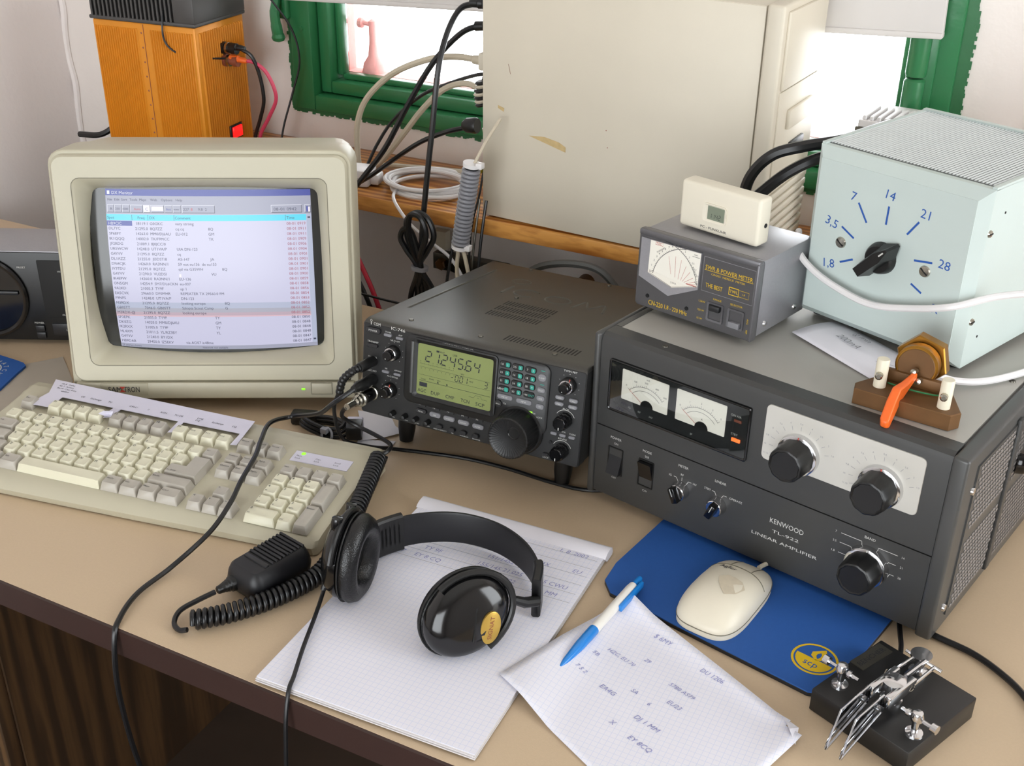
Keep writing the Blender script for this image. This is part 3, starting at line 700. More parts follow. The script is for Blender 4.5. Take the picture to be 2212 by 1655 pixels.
lab('NR', 31, -52.0, 1.7); pill(31.1, -55.4, 8.8, 3.0); lab('APF/ANF', 46, -51.7, 1.7); pill(46.1, -55.4, 8.8, 3.0); lab('AF-O-RF/SQL', 39.5, -60.0, 1.8)
PR.text('COM', 17.6, -3.6, 3.6, -0.25, w=8.5); PR.rect(9.6, 10.5, -5.3, -2.3, -.25)
an = [(10.1+1.2*math.cos(a*.52), -0.7+1.2*math.sin(a*.52)) for a in range(13)]; PR.line(an, .35, -.25)
PR.text('IC-746', 44.3, -4.2, 3.5, -0.25, w=17.5); PR.text('HF/VHF TRANSCEIVER', 120, -6.9, 2.0, -3.45, w=37)
def knob(x, z, prof, m, rib=0, ribd=0, seg=28, nm='knob', ax=(0, -1, 0)):
    q = MB(); q.lathe(prof, (x, 0, z), ax, seg, rib=rib, ribd=ribd); return q.build(nm, m, ic, 40)
def dots(x, z, r, a0, a1, n, mb):
    for k in range(n):
        a = R(a0+(a1-a0)*k/(n-1)); mb.rect(x+r*math.cos(a)-.3, x+r*math.cos(a)+.3, z+r*math.sin(a)-.3, z+r*math.sin(a)+.3, -.2)
for (x, z, red) in ((40, -31.5, 0), (37.5, -75.5, 1), (247.5, -21, 1)):
    o = knob(x, z, [(0, -.5), (8.6, -.5), (8.4, 7), (7.8, 8), (0, 8)], 'black', 2, .25, 48, 'knob_skirt')
    q = MB(); q.lathe([(7.2, 7.5), (7.2, 9.2), (6.4, 9.6), (6.2, 8.5)], (x, 0, z), (0, -1, 0), 28); q.build('knob_ring', 'chrome', o)
    q = MB(); q.lathe([(0, 8), (5.8, 8), (5.6, 15.5), (4.8, 16.5), (0, 16.5)], (x, 0, z), (0, -1, 0), 24); q.build('inner_knob', 'black_gloss', o)
    if red:
        q = MB(); q.box(x+2, x+2.8, -8.7, -8, z+4.5, z+9); q.v = [(x+(p[0]-x)*.9+(p[2]-z)*.15, p[1], p[2]) for p in q.v]; q.build('pointer', 'red_print', o)
    q = MB(); q.lathe([(0, 16.5), (.6, 16.5), (0, 16.9)], (x-1, 0, z-3), (0, -1, 0), 8); q.build('pointer_dot', 'white_print', o)
    dots(x, z, 11.5, -50, 230, 9, PR)
for (x, z) in ((246.6, -60), (246, -94.5)):
    o = knob(x, z, [(0, -.5), (8.4, -.5), (8.2, 8), (7.6, 15), (6.6, 16.4), (0, 16.4)], 'black_gloss', 2, .3, 48)
    q = MB(); q.rect(x-.5, x+.5, z-6, z-3, -16.6); q.build('pointer', 'white_print', o, 0)
    PR.line([(x+11*math.cos(R(a)), z+11*math.sin(R(a))) for a in range(25, 160, 9)], .5, -.2)
lab('TWIN PBT', 247.8, -6.4, 2.1, 15); lab('M-CH', 246.5, -48.0, 2.0); lab('RIT/dTX', 246, -81.6, 2.0); lab('dTX', 246.5, -73.6, 1.8); lab('CLEAR', 256.5, -73.8, 1.8); lab('LOCK', 229, -106.8, 1.9)
for x, z, l in ((239.2, -36.3, 'V/M'), (254.4, -36.5, 'CALL'), (239, -43.2, 'MW'), (254.3, -43.5, 'M-CL')): pill(x, z, 9.6, 4.2, leg=l, lh=1.8)
for x in (236.1, 246.1, 256.4): pill(x, -77, 7, 3.2)
pill(229, -102.8, 6.5, 3, 'btn_dark'); q = MB(); q.lathe([(0, 0), (1.8, 0), (1.8, 1.5), (0, 1.5)], (233, 0, -88), (0, -1, 0), 12); q.build('screw_recess', 'dark_slot', ic)
# keypad
num = ['1.8', '3.5', '7', '10', '14', '18', '21', '24', '28', 'GENE', '50', '144']; tl_ = ['1', '2', '3', '4', '5', '6', '7', '8', '9', '-', '0', 'ENT']
for i in range(12):
    x = 176.3+14.55*(i % 3); z = -13.2-9.15*(i//3)
    q = MB(); q.prism(rr(x, z, 12.9, 6.8, 2.6, 3), -4.8, -2.5, 0.6); kk = q.build('keypad_button', 'black', ic)
    PR.text(num[i], x-3.2, z, 2.3, -5.0); 
    if i < 11:
        q = MB(); q.prism(rr(x+3.3, z, 4.4, 4.6, 1, 2), -5.0, -4.6); q.build('keypad_tab', 'teal_print', kk)
        PR.text(tl_[i], x+3.3, z, 2.2, -5.15)
    else: TL.text('ENT', x+3.4, z, 2.6, -5.0)
for x, l in ((178.6, 'MP-W'), (200.6, 'MP-R')): pill(x, -49.4, 17.5, 5.2, leg=l, lh=1.9, d=2.2, y0=-2.8)
q = MB(); q.lathe([(0, 2.5), (4.2, 2.5), (4, 5), (0, 5.2)], (171.5, 0, -58.2), (0, -1, 0), 20); q.build('speech_button', 'black', ic); PR.text('SPCH', 171.5, -58.2, 1.5, -5.4)
for z, l, h in ((-18.7, 'F-INP', 8), (-32.2, 'SPLIT', 5.6), (-41.4, 'A/B', 5.6), (-50.5, 'TS', 5.6)): pill(219, z, 9, h, leg=l, lh=1.8, d=2.2, y0=-2.8)
for z in (-11.5, -26.5): TL.rect(217, 221.5, z-.4, z+.4, -3.4)
for t, x, z in (('TX', 178.5, -57), ('RX', 213, -60), ('LOCK', 219.5, -63)): PR.text(t, x, z, 1.8, -3.4 if x < 227 else -.2)
q = MB(); q.rect(206, 211, -60.2, -58.4, -3.5); q.build('receive_lamp', 'green_led', ic, 0)
for i, x in enumerate((76.3, 93.9, 111.3, 129.1, 146.8)):
    q = MB(); q.prism(rr(x, -82.8-.2*i, 13.5, 5.0, .8, 2), -1.4, .5, .3); q.build('function_key', 'btn_dark', ic); PR.text('F%d' % (i+1), x, -82.8-.2*i, 2.2, -1.6)
    pill(x+1.7, -90.8-.2*i, 13.5, 5.4, 'btn_dark' if i in (0,) else 'btn_grey', leg=('MENU', 'SSB', 'CW/RTTY', 'AM/FM', 'FILTER')[i], lh=1.7)
for i, x in enumerate((43, 58.4, 72.3, 87.5)):
    q = MB(); q.lathe([(0, -.5), (3.2, -.5), (2.8, 9), (0, 9.5)], (x, 0, -101.5), (0, -1, 0), 16); q.build('small_knob', 'black', ic); PR.lathe([(0, 0), (.6, 0), (0, .4)], (x-4.6, 0, -103), (0, -1, 0), 8); lab(('MIC', 'RF PWR', 'KEY SPD', 'CW')[i], x, -107, 1.3)
for i, x in enumerate((102, 117.4, 131.6, 146.8)): pill(x, -103, 7.5, 5, 'btn_dark', 4); lab(('SPEED P.AMP/ATT', 'NB', 'VOX/BK-IN', 'MONITOR')[i], x, -107.6, 1.5)
# tuning dial
o = knob(196.8, -83, [(0, -.5), (27, -.5), (27, 3), (25.5, 4.5), (0, 4.5)], 'black', seg=56, nm='dial_skirt')
q = MB(); q.lathe([(24.2, 4), (24.4, 8), (23.8, 12), (23.8, 26), (22.8, 29.5), (21.6, 30.4), (20.5, 29.8), (19, 29.2), (0, 28.6)], (196.8, 0, -83), (0, -1, 0), 160, rib=2, ribd=0.35); q.build('tuning_dial', 'black', o, 30)
q = MB(); q.lathe([(0, 26), (5.2, 28), (6.2, 29.4), (6.8, 29.0), (7.0, 28.6)], (203, 0, -76), (0, -1, 0), 24); q.build('finger_dimple', 'black_gloss', o)
PR.build('lettering', 'white_print', ic, 0); TL.build('teal_lettering', 'teal_print', ic, 0)
# cover details: vents, emboss, screws
q = MB()
for r_, (ya, yb2) in enumerate(((144, 161), (122, 139), (99, 116))):
    for k in range(17): q.box(99+k*3.9-.8, 99+k*3.9+.8, ya, yb2, -1, 0.12)
for k in range(22): q.box(156+k*3.93-.85, 156+k*3.93+.85, 30, 48, -1, 0.12)
stuff(q.build('vent_slots', 'dark_slot', cov, 0))
def emb(pts, r=3.0): q = MB(); q.tube(catmull(pts, 5), r, 8, flat=1.0); q.v = [(p[0], p[1], -.9+ (p[2])*.75) for p in q.v]; q.build('embossed_logo', 'icom_cover', cov)
emb([(74.8+12*math.cos(R(a)), 246+10*math.sin(R(a)), -.6) for a in range(0, 361, 20)], 2.2)
emb([(75.3, 187, -.6), (75.3, 204, -.6), (75.4, 221, -.6)], 2.8)
emb([(102+16*math.cos(R(a)), 204+14*math.sin(R(a)), -.6) for a in range(40, 325, 15)], 2.5)
emb([(144+15.5*math.cos(R(a)), 202+14*math.sin(R(a)), -.6) for a in range(0, 361, 15)], 2.5)
emb([(168, 186, -.6), (175, 217, -.6), (186, 194, -.6), (198, 217, -.6), (207, 186, -.6)], 2.5)
q = MB(); q.tube([(17, 63, -2.6), (19, 66, -1.5), (24.5, 270, -1.5), (26, 275, -2.6)], 2.6, 10); q.build('pressed_rib', 'icom_cover', cov)
for x, y in ((44.3, 27), (131.4, 25), (219.8, 21.5), (100, 179), (60, 305), (170, 303)):
    q = MB(); q.lathe([(0, 0), (2.9, 0), (2.6, 1.0), (1.0, 1.3), (0, 0.9)], (x, y, 0), seg=14); q.build('screw', 'steel_dark', cov)
# feet and raised bail at the front
for x in (34, 232):
    q = MB(); q.lathe([(0, 0), (11, 0), (10, 30), (8, 44.5), (0, 44.5)], (x, 46, -109), (0, 0, -1), 16); q.build('front_foot', 'black', ic)
for x in (30, 236):
    q = MB(); q.lathe([(0, 0), (9, 0), (9, 12), (0, 12)], (x, 285, -110), (0, 0, -1), 16); q.build('rear_foot', 'black', ic)

# ================================================================== linear amplifier
kw = thing('linear_amplifier', 'large dark grey linear amplifier with two meters and silver dial plate', 'amplifier', (-0.4075, 0.9818, 0.0095), -12.19, 0.52)
q = MB(); q.rbox(4, 376, 12, 388, 0, 185, 3, 2); q.build('chassis', 'kenwood_grey', kw)
for a_, b_ in ((0, 7.2), (365.5, 380)):
    q = MB(); q.rbox(a_, b_, -3, 390, 0, 188, 3, 3); q.build('side_frame', 'kenwood_edge', kw)
q = MB(); q.loft([[(x, 3.5, 1), (x, 0, 4), (x, 0, 84), (x, 6, 84), (x, 6, 1)] for x in (7.6, 365.2)]); q.build('lower_front_panel', 'kenwood_grey', kw)
q = MB(); q.loft([[(x, 0.2, 85.2), (x, 0.2, 180), (x, 2.2, 185), (x, 7, 188), (x, 24, 188), (x, 24, 85.2)] for x in (7.6, 365.2)]); q.build('upper_front_panel', 'kenwood_grey', kw, 25)
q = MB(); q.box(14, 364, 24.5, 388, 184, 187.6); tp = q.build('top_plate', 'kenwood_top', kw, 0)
q = MB(); q.box(7.2, 14, 24.5, 388, 184, 188.2); q.build('top_rail', 'kenwood_edge', kw, 0)
for x, y in ((72, 15.5), (301.5, 12.5), (72, 370), (356, 168)):
    q = MB(); q.lathe([(0, 0), (3.2, 0), (2.8, 1.1), (1.2, 1.4), (0, 0.9)], (x, y, 187.6), seg=14); q.build('screw', 'steel_dark', kw)
for x in (30, 350):
    q = MB(); q.lathe([(0, 0), (14, 0), (14, 9), (0, 9)], (x, 330, 0), (0, 0, -1), 20); q.build('foot', 'black_rubber', kw)
    q = MB(); q.lathe([(0, 0), (14, 0), (14, 9), (0, 9)], (x, 60, 0), (0, 0, -1), 20); q.build('foot', 'black_rubber', kw)
PW = MB()
# meter window
q = MB(); o1 = rr(100.3, 136, 160, 57.5, 2, 2); o2 = rr(100.3, 136, 156, 53.5, 2, 2); q.loft([L2(o1, 1), L2(o1, -2.6), L2(rr(100.3, 136, 158, 55.5, 2, 2), -3), L2(o2, -2.2), L2(o2, 0)], False, False); mw = q.build('meter_window_frame', 'black_gloss', kw)
q = MB(); q.rect(22, 179, 109, 163, -0.4); q.build('meter_mask', 'black_matte', kw, 0)
q = MB(); q.box(22, 179, -2.2, -1.8, 109, 163); q.build('meter_glass', 'meter_glass', mw, 0)
for (xa, xb, px, names) in ((35.3, 90, 66, ('0', '100', '200', '400', '500')), (99.2, 154.4, 129, ('0', '1', '2', '3', '5'))):
    q = MB(); q.prism(rr((xa+xb)/2, 140.8, xb-xa, 33.5, 1, 2), -.8, 0); mf = q.build('meter_face', 'meter_face', kw)
    PM = MB(); arc = lambda r, a: (px-2+r*math.cos(R(a)), 122+r*.92*math.sin(R(a)))
    for r in (25, 20.5): PM.line([arc(r, a) for a in range(38, 143, 6)], .35, -.9)
    for k, a in enumerate(range(40, 141, 5)): PM.line([arc(25, a), arc(26.6 if k % 5 else 28, a)], .3, -.9)
    for k, a in enumerate((138, 114, 90, 66, 44)): PM.text(names[k], *arc(31, a), 1.9, -.9)
    PM.text('A' if px > 100 else 'mA', px, 154.5 if px < 100 else 134, 2.0, -.9); PM.build('meter_scale', 'black_print', mf, 0)
    q = MB(); q.line([(px-2, 124), arc(26, 140)], .45, -1.1); q.build('needle', 'red_print', mf, 0)
    q = MB(); q.lathe([(0, 1.0), (7.5, 1.0), (7, 1.7), (0, 1.7)], (px, 0, 124), (0, -1, 0), 24); q.v = [(p[0], p[1], max(p[2], 123.8)) for p in q.v]; q.build('needle_hub', 'black', mf)
for t, x, z in (('IG', 46, 117), ('RF', 58, 116), ('HV', 72, 115), ('IP', 119, 114), ('ON AIR', 164.7, 151), ('STBY', 164.8, 131.3)): PW.text(t, x, z, 2.4, -.8)
q = MB(); q.rbox(162.3, 171.7, -1.6, 0, 123.6, 127.4, .6); q.build('standby_lamp', 'orange_led', kw)
q = MB(); q.rbox(163, 171, -1.6, 0, 144.6, 147.6, .6); q.build('on_air_lamp', 'brown_box', kw)
# silver dial plate with two tuning knobs
q = MB(); q.prism(rr(270, 146.8, 150.5, 57.5, 5, 4), -1.4, 1, .4); dp = q.build('dial_plate', 'kenwood_plate', kw)
q = MB()
for cx in (231.5, 310.5):
    for k, a in enumerate(range(20, 201, 18)): q.line([(cx+26*math.cos(R(a)), 136+24*math.sin(R(a))), (cx+30*math.cos(R(a)), 136+28*math.sin(R(a)))], .3, -1.6); q.text(str(k+1) if k % 2 else '%d.%d' % (k+1, k), cx+34*math.cos(R(a)), 136+31*math.sin(R(a)), 1.7, -1.6)
q.build('dial_marks', 'pencil', dp, 0)
for cx, cz in ((231.5, 136), (310.5, 135.2), (311.5, 50)):
    q = MB(); q.lathe([(0, -.5), (20.5, -.5), (20.6, 2), (19.8, 6.5), (18.4, 7.2), (0, 7.2)], (cx, 0, cz), (0, -1, 0), 40); o = q.build('knob_collar', 'chrome', kw)
    q = MB(); q.lathe([(17.6, 6.5), (17.6, 8), (17, 26), (16, 29), (14.6, 29.6), (13.6, 28.6), (0, 28.2)], (cx, 0, cz), (0, -1, 0), 60, rib=3, ribd=0.5); q.build('knob_grip', 'black', o, 30)
    q = MB(); q.box(cx-.5, cx+.5, -7.4, -6.6, cz+14, cz+19.5); q.build('pointer', 'red_print' if cz > 100 else 'white_print', o)
# band scale lines
for x0_, z0_, x1_, z1_, t in ((283, 72.4, 303, 72.4, '7'), (283, 62.2, 294, 62.2, '3.5'), (283, 51.3, 291, 51.3, '1.8'), (337, 72.2, 319, 72.2, '14'), (337, 61.7, 330, 61.7, '21'), (337, 50.1, 333, 50.1, '28')):
    PW.line([(x0_, z0_), (x1_, z1_), (311.5+(x1_-311.5)*.93, z1_-4)], .55, -.2); PW.text(t, x0_+(-5 if x0_ < 311 else 5), z0_, 2.3, -.2)
PW.text('BAND', 310, 78.3, 2.8, -.2)
# rocker switches, selectors
for cx, up, nm in ((33, 0, 'POWER'), (71, 1, 'MODE')):
    q = MB(); q.loft([L2(rr(cx, 48.5, 18.5, 32, 1, 2), 1), L2(rr(cx, 48.5, 18.5, 32, 1, 2), -.8), L2(rr(cx, 48.5, 16, 29.5, 1, 2), -.8), L2(rr(cx, 48.5, 16, 29.5, 1, 2), 3)], False, False); o = q.build('switch_frame', 'black', kw)
    s_ = -1 if up == 0 else 1; q = MB(); zz = [48.5-14, 48.5, 48.5+14]; yy = [-6, -1.5, 2] if up == 0 else [2, -1.5, -6]
    q.loft([[(x, yy[0], zz[0]), (x, yy[1], zz[1]), (x, yy[2], zz[2]), (x, 5, zz[2]), (x, 5, zz[0])] for x in (cx-7.6, cx+7.6)]); q.build('rocker', 'btn_dark' if up == 0 else 'black_gloss', o)
for t, x, z, h in (('POWER', 32.4, 75.1, 2.8), ('ON', 32.9, 69, 2.4), ('OFF', 32.5, 28.1, 2.4), ('MODE', 71, 74.3, 2.8), ('SSB', 71, 68.4, 2.4), ('CW', 71.3, 27.9, 2.4), ('METER', 114, 74.1, 2.8), ('IG', 99.9, 59.5, 2.4), ('RF', 113.5, 64.5, 2.4), ('HV', 128.5, 59.4, 2.4), ('LINEAR', 156.4, 73.4, 2.8), ('STBY', 143, 61, 2.4), ('OPERATE', 174.5, 60.3, 2.4)): PW.text(t, x, z, h, -.2)
for cx, rots in ((113.5, 115), (156, 70)):
    q = MB(); q.lathe([(0, -.5), (9.8, -.5), (9.8, 1.5), (8.6, 9), (7.8, 9.6), (0, 9.6)], (cx, 0, 47), (0, -1, 0), 32); o = q.build('selector_collar', 'chrome', kw)
    q = MB(); q.rbox(-3.6, 3.6, -17, -8, -8.2, 8.2, 1.2, 2, T=Matrix.Translation((cx, 0, 47)) @ Matrix.Rotation(R(90-rots), 4, 'Y')); q.build('selector_grip', 'black_gloss', o)
    q = MB(); q.box(-.35, .35, -17.3, -16.9, 0, 8, T=Matrix.Translation((cx, 0, 47)) @ Matrix.Rotation(R(90-rots), 4, 'Y')); q.build('pointer', 'white_print', o)
PW.line([(104, 59.5), (107, 59.5), (109, 56)], .5, -.2); PW.line([(113.5, 61.5), (113.5, 57.5)], .5, -.2); PW.line([(124.5, 59.4), (121, 59.4), (119, 55.5)], .5, -.2); PW.line([(148, 60.8), (151, 60.8), (153, 57)], .5, -.2); PW.line([(164.5, 60.3), (161, 60.3), (159, 57)], .5, -.2)
PW.text('KENWOOD', 230, 55.6, 5.6, -.25, w=35); PW.text('TL-922', 230, 44.4, 3.4, -.25, w=28); PW.text('LINEAR AMPLIFIER', 229.8, 34.4, 3.4, -.25, w=69)
PW.build('lettering', 'white_print', kw, 0)
# right side: perforated vents, rib, strap handle
sd = MB(); sd.box(379.5, 381.5, 24, 118, 15, 172); sd.box(379.5, 381.5, 130, 380, 15, 172); svp = sd.build('vent_panel', 'kenwood_edge', kw, 0)
q = MB(); rows = 0
for j in range(27):
    for i in range(52):
        y = 29+i*6.6+(3.3 if j % 2 else 0); z = 20+j*5.6
        if 112 < y < 133 or y > 376 or abs(z-96) < 5: continue
        if y > 150 and 100 < z < 135: continue
        q.rbox(381.2, 382.4, y, y+4.6, z, z+3.2, .5, 1) if y < 118 else q.box(381.2, 382.3, y, y+4.6, z, z+3.2)
stuff(q.build('vent_louvres', 'vent_metal', kw, 0))
q = MB(); q.rbox(380, 384, 119, 129, 12, 176, 1); q.build('side_rib', 'kenwood_grey', kw)
q = MB(); q.tube(catmull([(381, 146, 119), (390, 152, 119), (396, 180, 119), (396, 290, 119), (390, 330, 119), (381, 336, 119)], 5), 7, 10); q.v = [(p[0], p[1], 119+(p[2]-119)*1.5) for p in q.v]; q.build('carry_strap', 'black_gloss', kw)
for y, z in ((146, 119), (22, 148), (17, 27), (336, 119)):
    q = MB(); q.lathe([(0, 0), (4, 0), (3.4, 2), (1.4, 2.6), (0, 2.2)], (384 if y > 100 else 380, y, z), (1, 0, 0), 16); q.build('side_screw', 'chrome', kw)
# ================================================================== SWR and power meter
me_ = thing('power_meter', 'grey cross needle power meter with yellow lettering on the amplifier', 'meter', (-0.3945, 1.0527, 0.203), -13.54, 1.43)
q = MB(); q.rbox(1.5, 137, 6, 107, 1.5, 81, 1.2); q.build('case', 'meter_side', me_)
q = MB(); o1 = rr(69.2, 41.2, 138.5, 82.5, 4, 3); q.prism(o1, 0, 9, .8); q.build('front_panel', 'meter_front', me_)
q = MB(); q.rbox(0, 138.5, -1.2, 8, 76.5, 83, 1.5); q.build('hood', 'meter_grey', me_)
q = MB(); q.rbox(136, 138.6, -2, 8, 0, 80, .8); q.build('edge_rail', 'meter_grey', me_)
for x, y in ((16, 20), (122, 20), (16, 95), (122, 95)):
    q = MB(); q.lathe([(0, 0), (6, 0), (5.5, 5), (0, 5)], (x, y, 1.5), (0, 0, -1), 14); q.build('foot', 'clock_cream', me_)
# meter dial behind its five sided frame
fo = [(3.6, 74.5), (75, 75.5), (74.5, 37), (40.5, 20.5), (3.4, 32.5)]; fi_ = [(14, 73.4), (73.4, 74.3), (72.8, 39), (43.4, 30), (13.4, 38.5)]
q = MB(); q.loft([L2(fo, 0.2), L2(fo, -1.6), L2(fi_, -.4), L2(fi_, 2)], False, False); q.build('dial_frame', 'meter_side', me_, 20)
q = MB(); q.add(L2(fi_, -.35), [(0, 1, 2, 3, 4)]); dl = q.build('dial_face', 'meter_face', me_, 0)
q = MB(); A = lambda c, r, a: (c[0]+r*math.cos(R(a)), c[1]+r*math.sin(R(a)))
c1, c2 = (60, 33), (27, 31)
q.line([A(c1, 41, a) for a in range(95, 172, 4)], .55, -.5); q.line([A(c2, 46, a) for a in range(12, 85, 4)], .55, -.5)
for a in range(96, 172, 3): q.line([A(c1, 41, a), A(c1, 42.4, a)], .25, -.5)
for a in range(14, 84, 3): q.line([A(c2, 46, a), A(c2, 47.4, a)], .25, -.5)
for k, a in enumerate((170, 161, 153, 146, 140, 134, 128, 122, 116, 110, 104)): q.text(str(k if k < 9 else k), *A(c1, 45, a), 2.3, -.5)
for k, a in enumerate((15, 23, 31, 39, 47, 55, 63)): q.text(('1', '1.5', '2', '2.5', '3', '5', '8')[k], *A(c2, 49.5, a), 1.7, -.5)
q.text('FORWARD', 27, 66, 1.7, -.5, rot=38); q.text('REFLECTED', 68.5, 54, 1.5, -.5, rot=-60); q.text('S.W.R.', 45, 35.5, 1.9, -.5); q.text('FORWARD', 24, 33.5, 1.5, -.5, rot=-16)
q.line([(14.2, 39.2), (43, 30.6), (72.6, 39.6)], .35, -.5); q.rect(64, 72.5, 69, 69.4, -.5); q.text('15W', 68, 71.3, 1.6, -.5)
q.build('dial_scale', 'black_print', dl, 0)
q = MB()
for a, b in (((37, 62), (41, 44)), ((45, 64), (46, 42)), ((52, 62), (50, 41)), ((58, 57), (53, 40.5)), ((63, 52), (55, 40)), ((67, 47), (57, 39.6)), ((70, 43.5), (59, 39)), ((71, 41), (60, 38.6))): q.line([a, b], .3, -.5)
q.rect(60, 72, 38.6, 39.4, -.5); q.text('TWL', 24, 71.6, 2.2, -.55); q.line([(20, 70.2), (29, 70.2), (29, 73), (20, 73), (20, 70.2)], .3, -.5); q.build('dial_red_lines', 'red_print', dl, 0)
q = MB(); q.line([(16, 40), (20, 42)], .4, -.7); q.line([(72, 41.5), (69, 44)], .4, -.7); q.build('needles', 'black_print', dl, 0)
q = MB(); q.add(L2(fi_, -.9), [(0, 1, 2, 3, 4)]); q.build('dial_glass', 'meter_glass', me_, 0)
q = MB(); q.line([(77.5, 73), (135, 73), (135, 37.5), (77.5, 37.5), (77.5, 73)], .5, -.15); q.build('legend_frame', 'meter_side', me_, 0)
YL = MB(); YL.text('SWR & POWER METER', 106.3, 63, 4.4, -.25, w=53); YL.rect(79, 133.5, 59.6, 60.1, -.25); YL.text('CROSS  NEEDLE  METER', 106, 56.9, 2.0, -.25, w=38); YL.text('THE BEST', 91.5, 44.6, 4.6, -.25, w=19)
YL.line([(108.5, 49.5), (119, 49.5), (119, 42), (108.5, 42), (108.5, 49.5)], .9, -.25); YL.text('TWL', 113.8, 45.8, 3.2, -.25); YL.line([(119, 49), (130.5, 49), (130.5, 42.4), (119, 42.4)], .35, -.25); YL.text('1.8', 124.8, 45.8, 2, -.25)
YL.text('CN-220', 26, 7, 5.4, -.25, w=17.5); YL.text('1,8 - 220 MHz', 50.5, 7.5, 4.6, -.25, w=27); YL.text('RANGE', 97, 32.2, 2.1, -.25); YL.text('SELECTOR', 118.5, 32.6, 2.1, -.25)
for t, x, z in (('1,5kW', 80, 26), ('150 W', 79.5, 16.5), ('15 W', 79, 7.5)): YL.text(t, x, z, 2.1, -.25)
YL.text('AVG', 132.5, 20, 2.0, -.25, rot=-90); YL.text('PEP', 132.5, 9, 2.0, -.25, rot=-90); YL.build('yellow_lettering', 'yellow_print', me_, 0)
for cx, up in ((96, 1), (119.3, 0)):
    o1 = rr(cx, 18.5, 18.5, 20, 1.5, 2); o2 = rr(cx, 18.5, 14.5, 16, 1, 2); q = MB(); q.loft([L2(o1, .5), L2(o1, -1.6), L2(o2, -1.2), L2(o2, 6)], False, False); o = q.build('slide_switch', 'meter_grey', me_)
    q = MB(); q.add(L2(o2, 3.5), [tuple(range(len(o2)))]); q.build('switch_well', 'dark_slot', o, 0)
    z = 23.5 if up else 13; q = MB(); q.rbox(cx-6, cx+6, -4.5, 3, z-3, z+3, .8); q.build('switch_tab', 'btn_dark' if up else 'btn_grey', o)
for x, z in ((15.3, 13), (63, 13)):
    q = MB(); q.lathe([(0, 0), (2.2, 0), (2.0, .8), (0, .5)], (x, 0, z), (0, -1, 0), 14); q.build('front_screw', 'dark_slot', me_)
for y in (26, 85):
    q = MB(); q.lathe([(0, 0), (3.2, 0), (2.6, 1.6), (0, 2)], (137, y, 11.4), (1, 0, 0), 14); q.build('side_screw', 'chrome', me_)

# ================================================================== radio clock
cl = thing('radio_clock', 'small cream radio clock box standing on the power meter', 'clock', (-0.3643, 1.0839, 0.2855), -16.85, 0)
q = MB(); q.rbox(0, 94, 0, 21, 0, 48, 3.5, 3); q.build('case', 'clock_cream', cl)
o1 = rr(42.5, 21.3, 29, 19.5, 4.5, 4); o2 = rr(43.6, 21.6, 21, 14, 2, 4); q = MB(); q.loft([L2(o1, .4), L2(o1, -1.2), L2(rr(42.6, 21.3, 27, 17.6, 4, 4), -1.3), L2(o2, .3)], False, False); q.build('display_bezel', 'clock_cream', cl)
q = MB(); q.rect(34, 54, 14.6, 28.6, -.1); ld = q.build('clock_lcd', 'lcd_grey', cl, 0)
q = MB(); seg7(q, '1142', 36.5, 18.8, 2.2, 4.6, .45, -.25, .1); q.build('clock_digits', 'black_print', ld, 0)
q = MB(); q.text('PC - FUNKUHR', 42.5, 5.6, 2.7, -.2, w=31); q.build('lettering', 'black_print', cl, 0)
q = MB(); q.lathe([(0, 0), (2.4, 0), (2.2, .6), (1.5, .3), (0, .2)], (94, 12, 20), (1, 0, 0), 14); q.build('socket', 'dark_slot', cl)

# ================================================================== antenna switch box
at = thing('antenna_switch_box', 'pale blue steel switch box with handwritten band numbers on the amplifier', 'switch box', (-0.2347, 1.1156, 0.2119), -21.67, -0.5)
def ring(x0, x1, z0, z1, y): return [(x0, y, z0), (x1, y, z0), (x1, y, z1), (x0, y, z1)]
q = MB(); q.loft([ring(0, 163.5, 0, 155, 0), ring(-9, 173, -9, 165, 9), ring(-9, 173, -9, 165, 192)]); q.build('case', 'atu_paint', at, 0)
q = MB(); q.loft([ring(0, 163.5, 0, 155, 0.4), ring(0, 163.5, 0, 155, -0.9)]); q.build('front_panel', 'atu_paint', at, 0)
q = MB(); q.box(-8.5, 172.5, 16, 188, 164.6, 165.3); lid = q.build('lid', 'atu_gap', at, 0)
q = MB()
for k in range(48):
    x = -4+k*3.6; q.add([(x-1.2, 18, 165.2), (x+.9, 18, 165.2), (x-.1, 18, 166.6), (x-1.2, 186, 165.2), (x+.9, 186, 165.2), (x-.1, 186, 166.6)], [(0, 1, 2), (3, 5, 4), (0, 2, 5, 3), (1, 4, 5, 2)])
stuff(q.build('lid_ribs', 'atu_mesh', lid, 0))
q = MB(); q.box(-9, 173, 186, 192, 164, 168); q.box(168.5, 173, 10, 192, 164, 167); q.box(-9, -5, 10, 192, 164, 167); q.build('lid_rim', 'atu_paint', lid, 0)
BI = MB()
def pen_line(a, b): BI.line([a, b], 2.0, -1.1)
for a, b in (((47, 122), (58.5, 105)), ((79.3, 127), (79, 109)), ((112, 121), (102, 106)), ((32.5, 94), (47.5, 86)), ((36, 58), (50, 65)), ((113.5, 84), (132, 87)), ((114.5, 61), (126.5, 55))): pen_line(a, b)
for t, x, z, r_ in (('7', 41, 127, -8), ('14', 79.5, 138, -8), ('21', 117, 130, -5), ('3,5', 21, 95.5, -14), ('1,8', 24, 53.5, 8), ('28', 144, 89, -4), ('R', 143, 45, 0)): BI.text(t, x, z, 9, -1.1, rot=r_)
BI.build('pen_marks', 'blue_ink', at, 0)
q = MB(); q.lathe([(0, .5), (16, .5), (14.5, 7), (13, 9), (0, 9)], (80, 0, 76), (0, -1, 0), 26); o = q.build('knob_base', 'black', at)
Tm = Matrix.Translation((80, 0, 76)) @ Matrix.Rotation(R(-47), 4, 'Y')
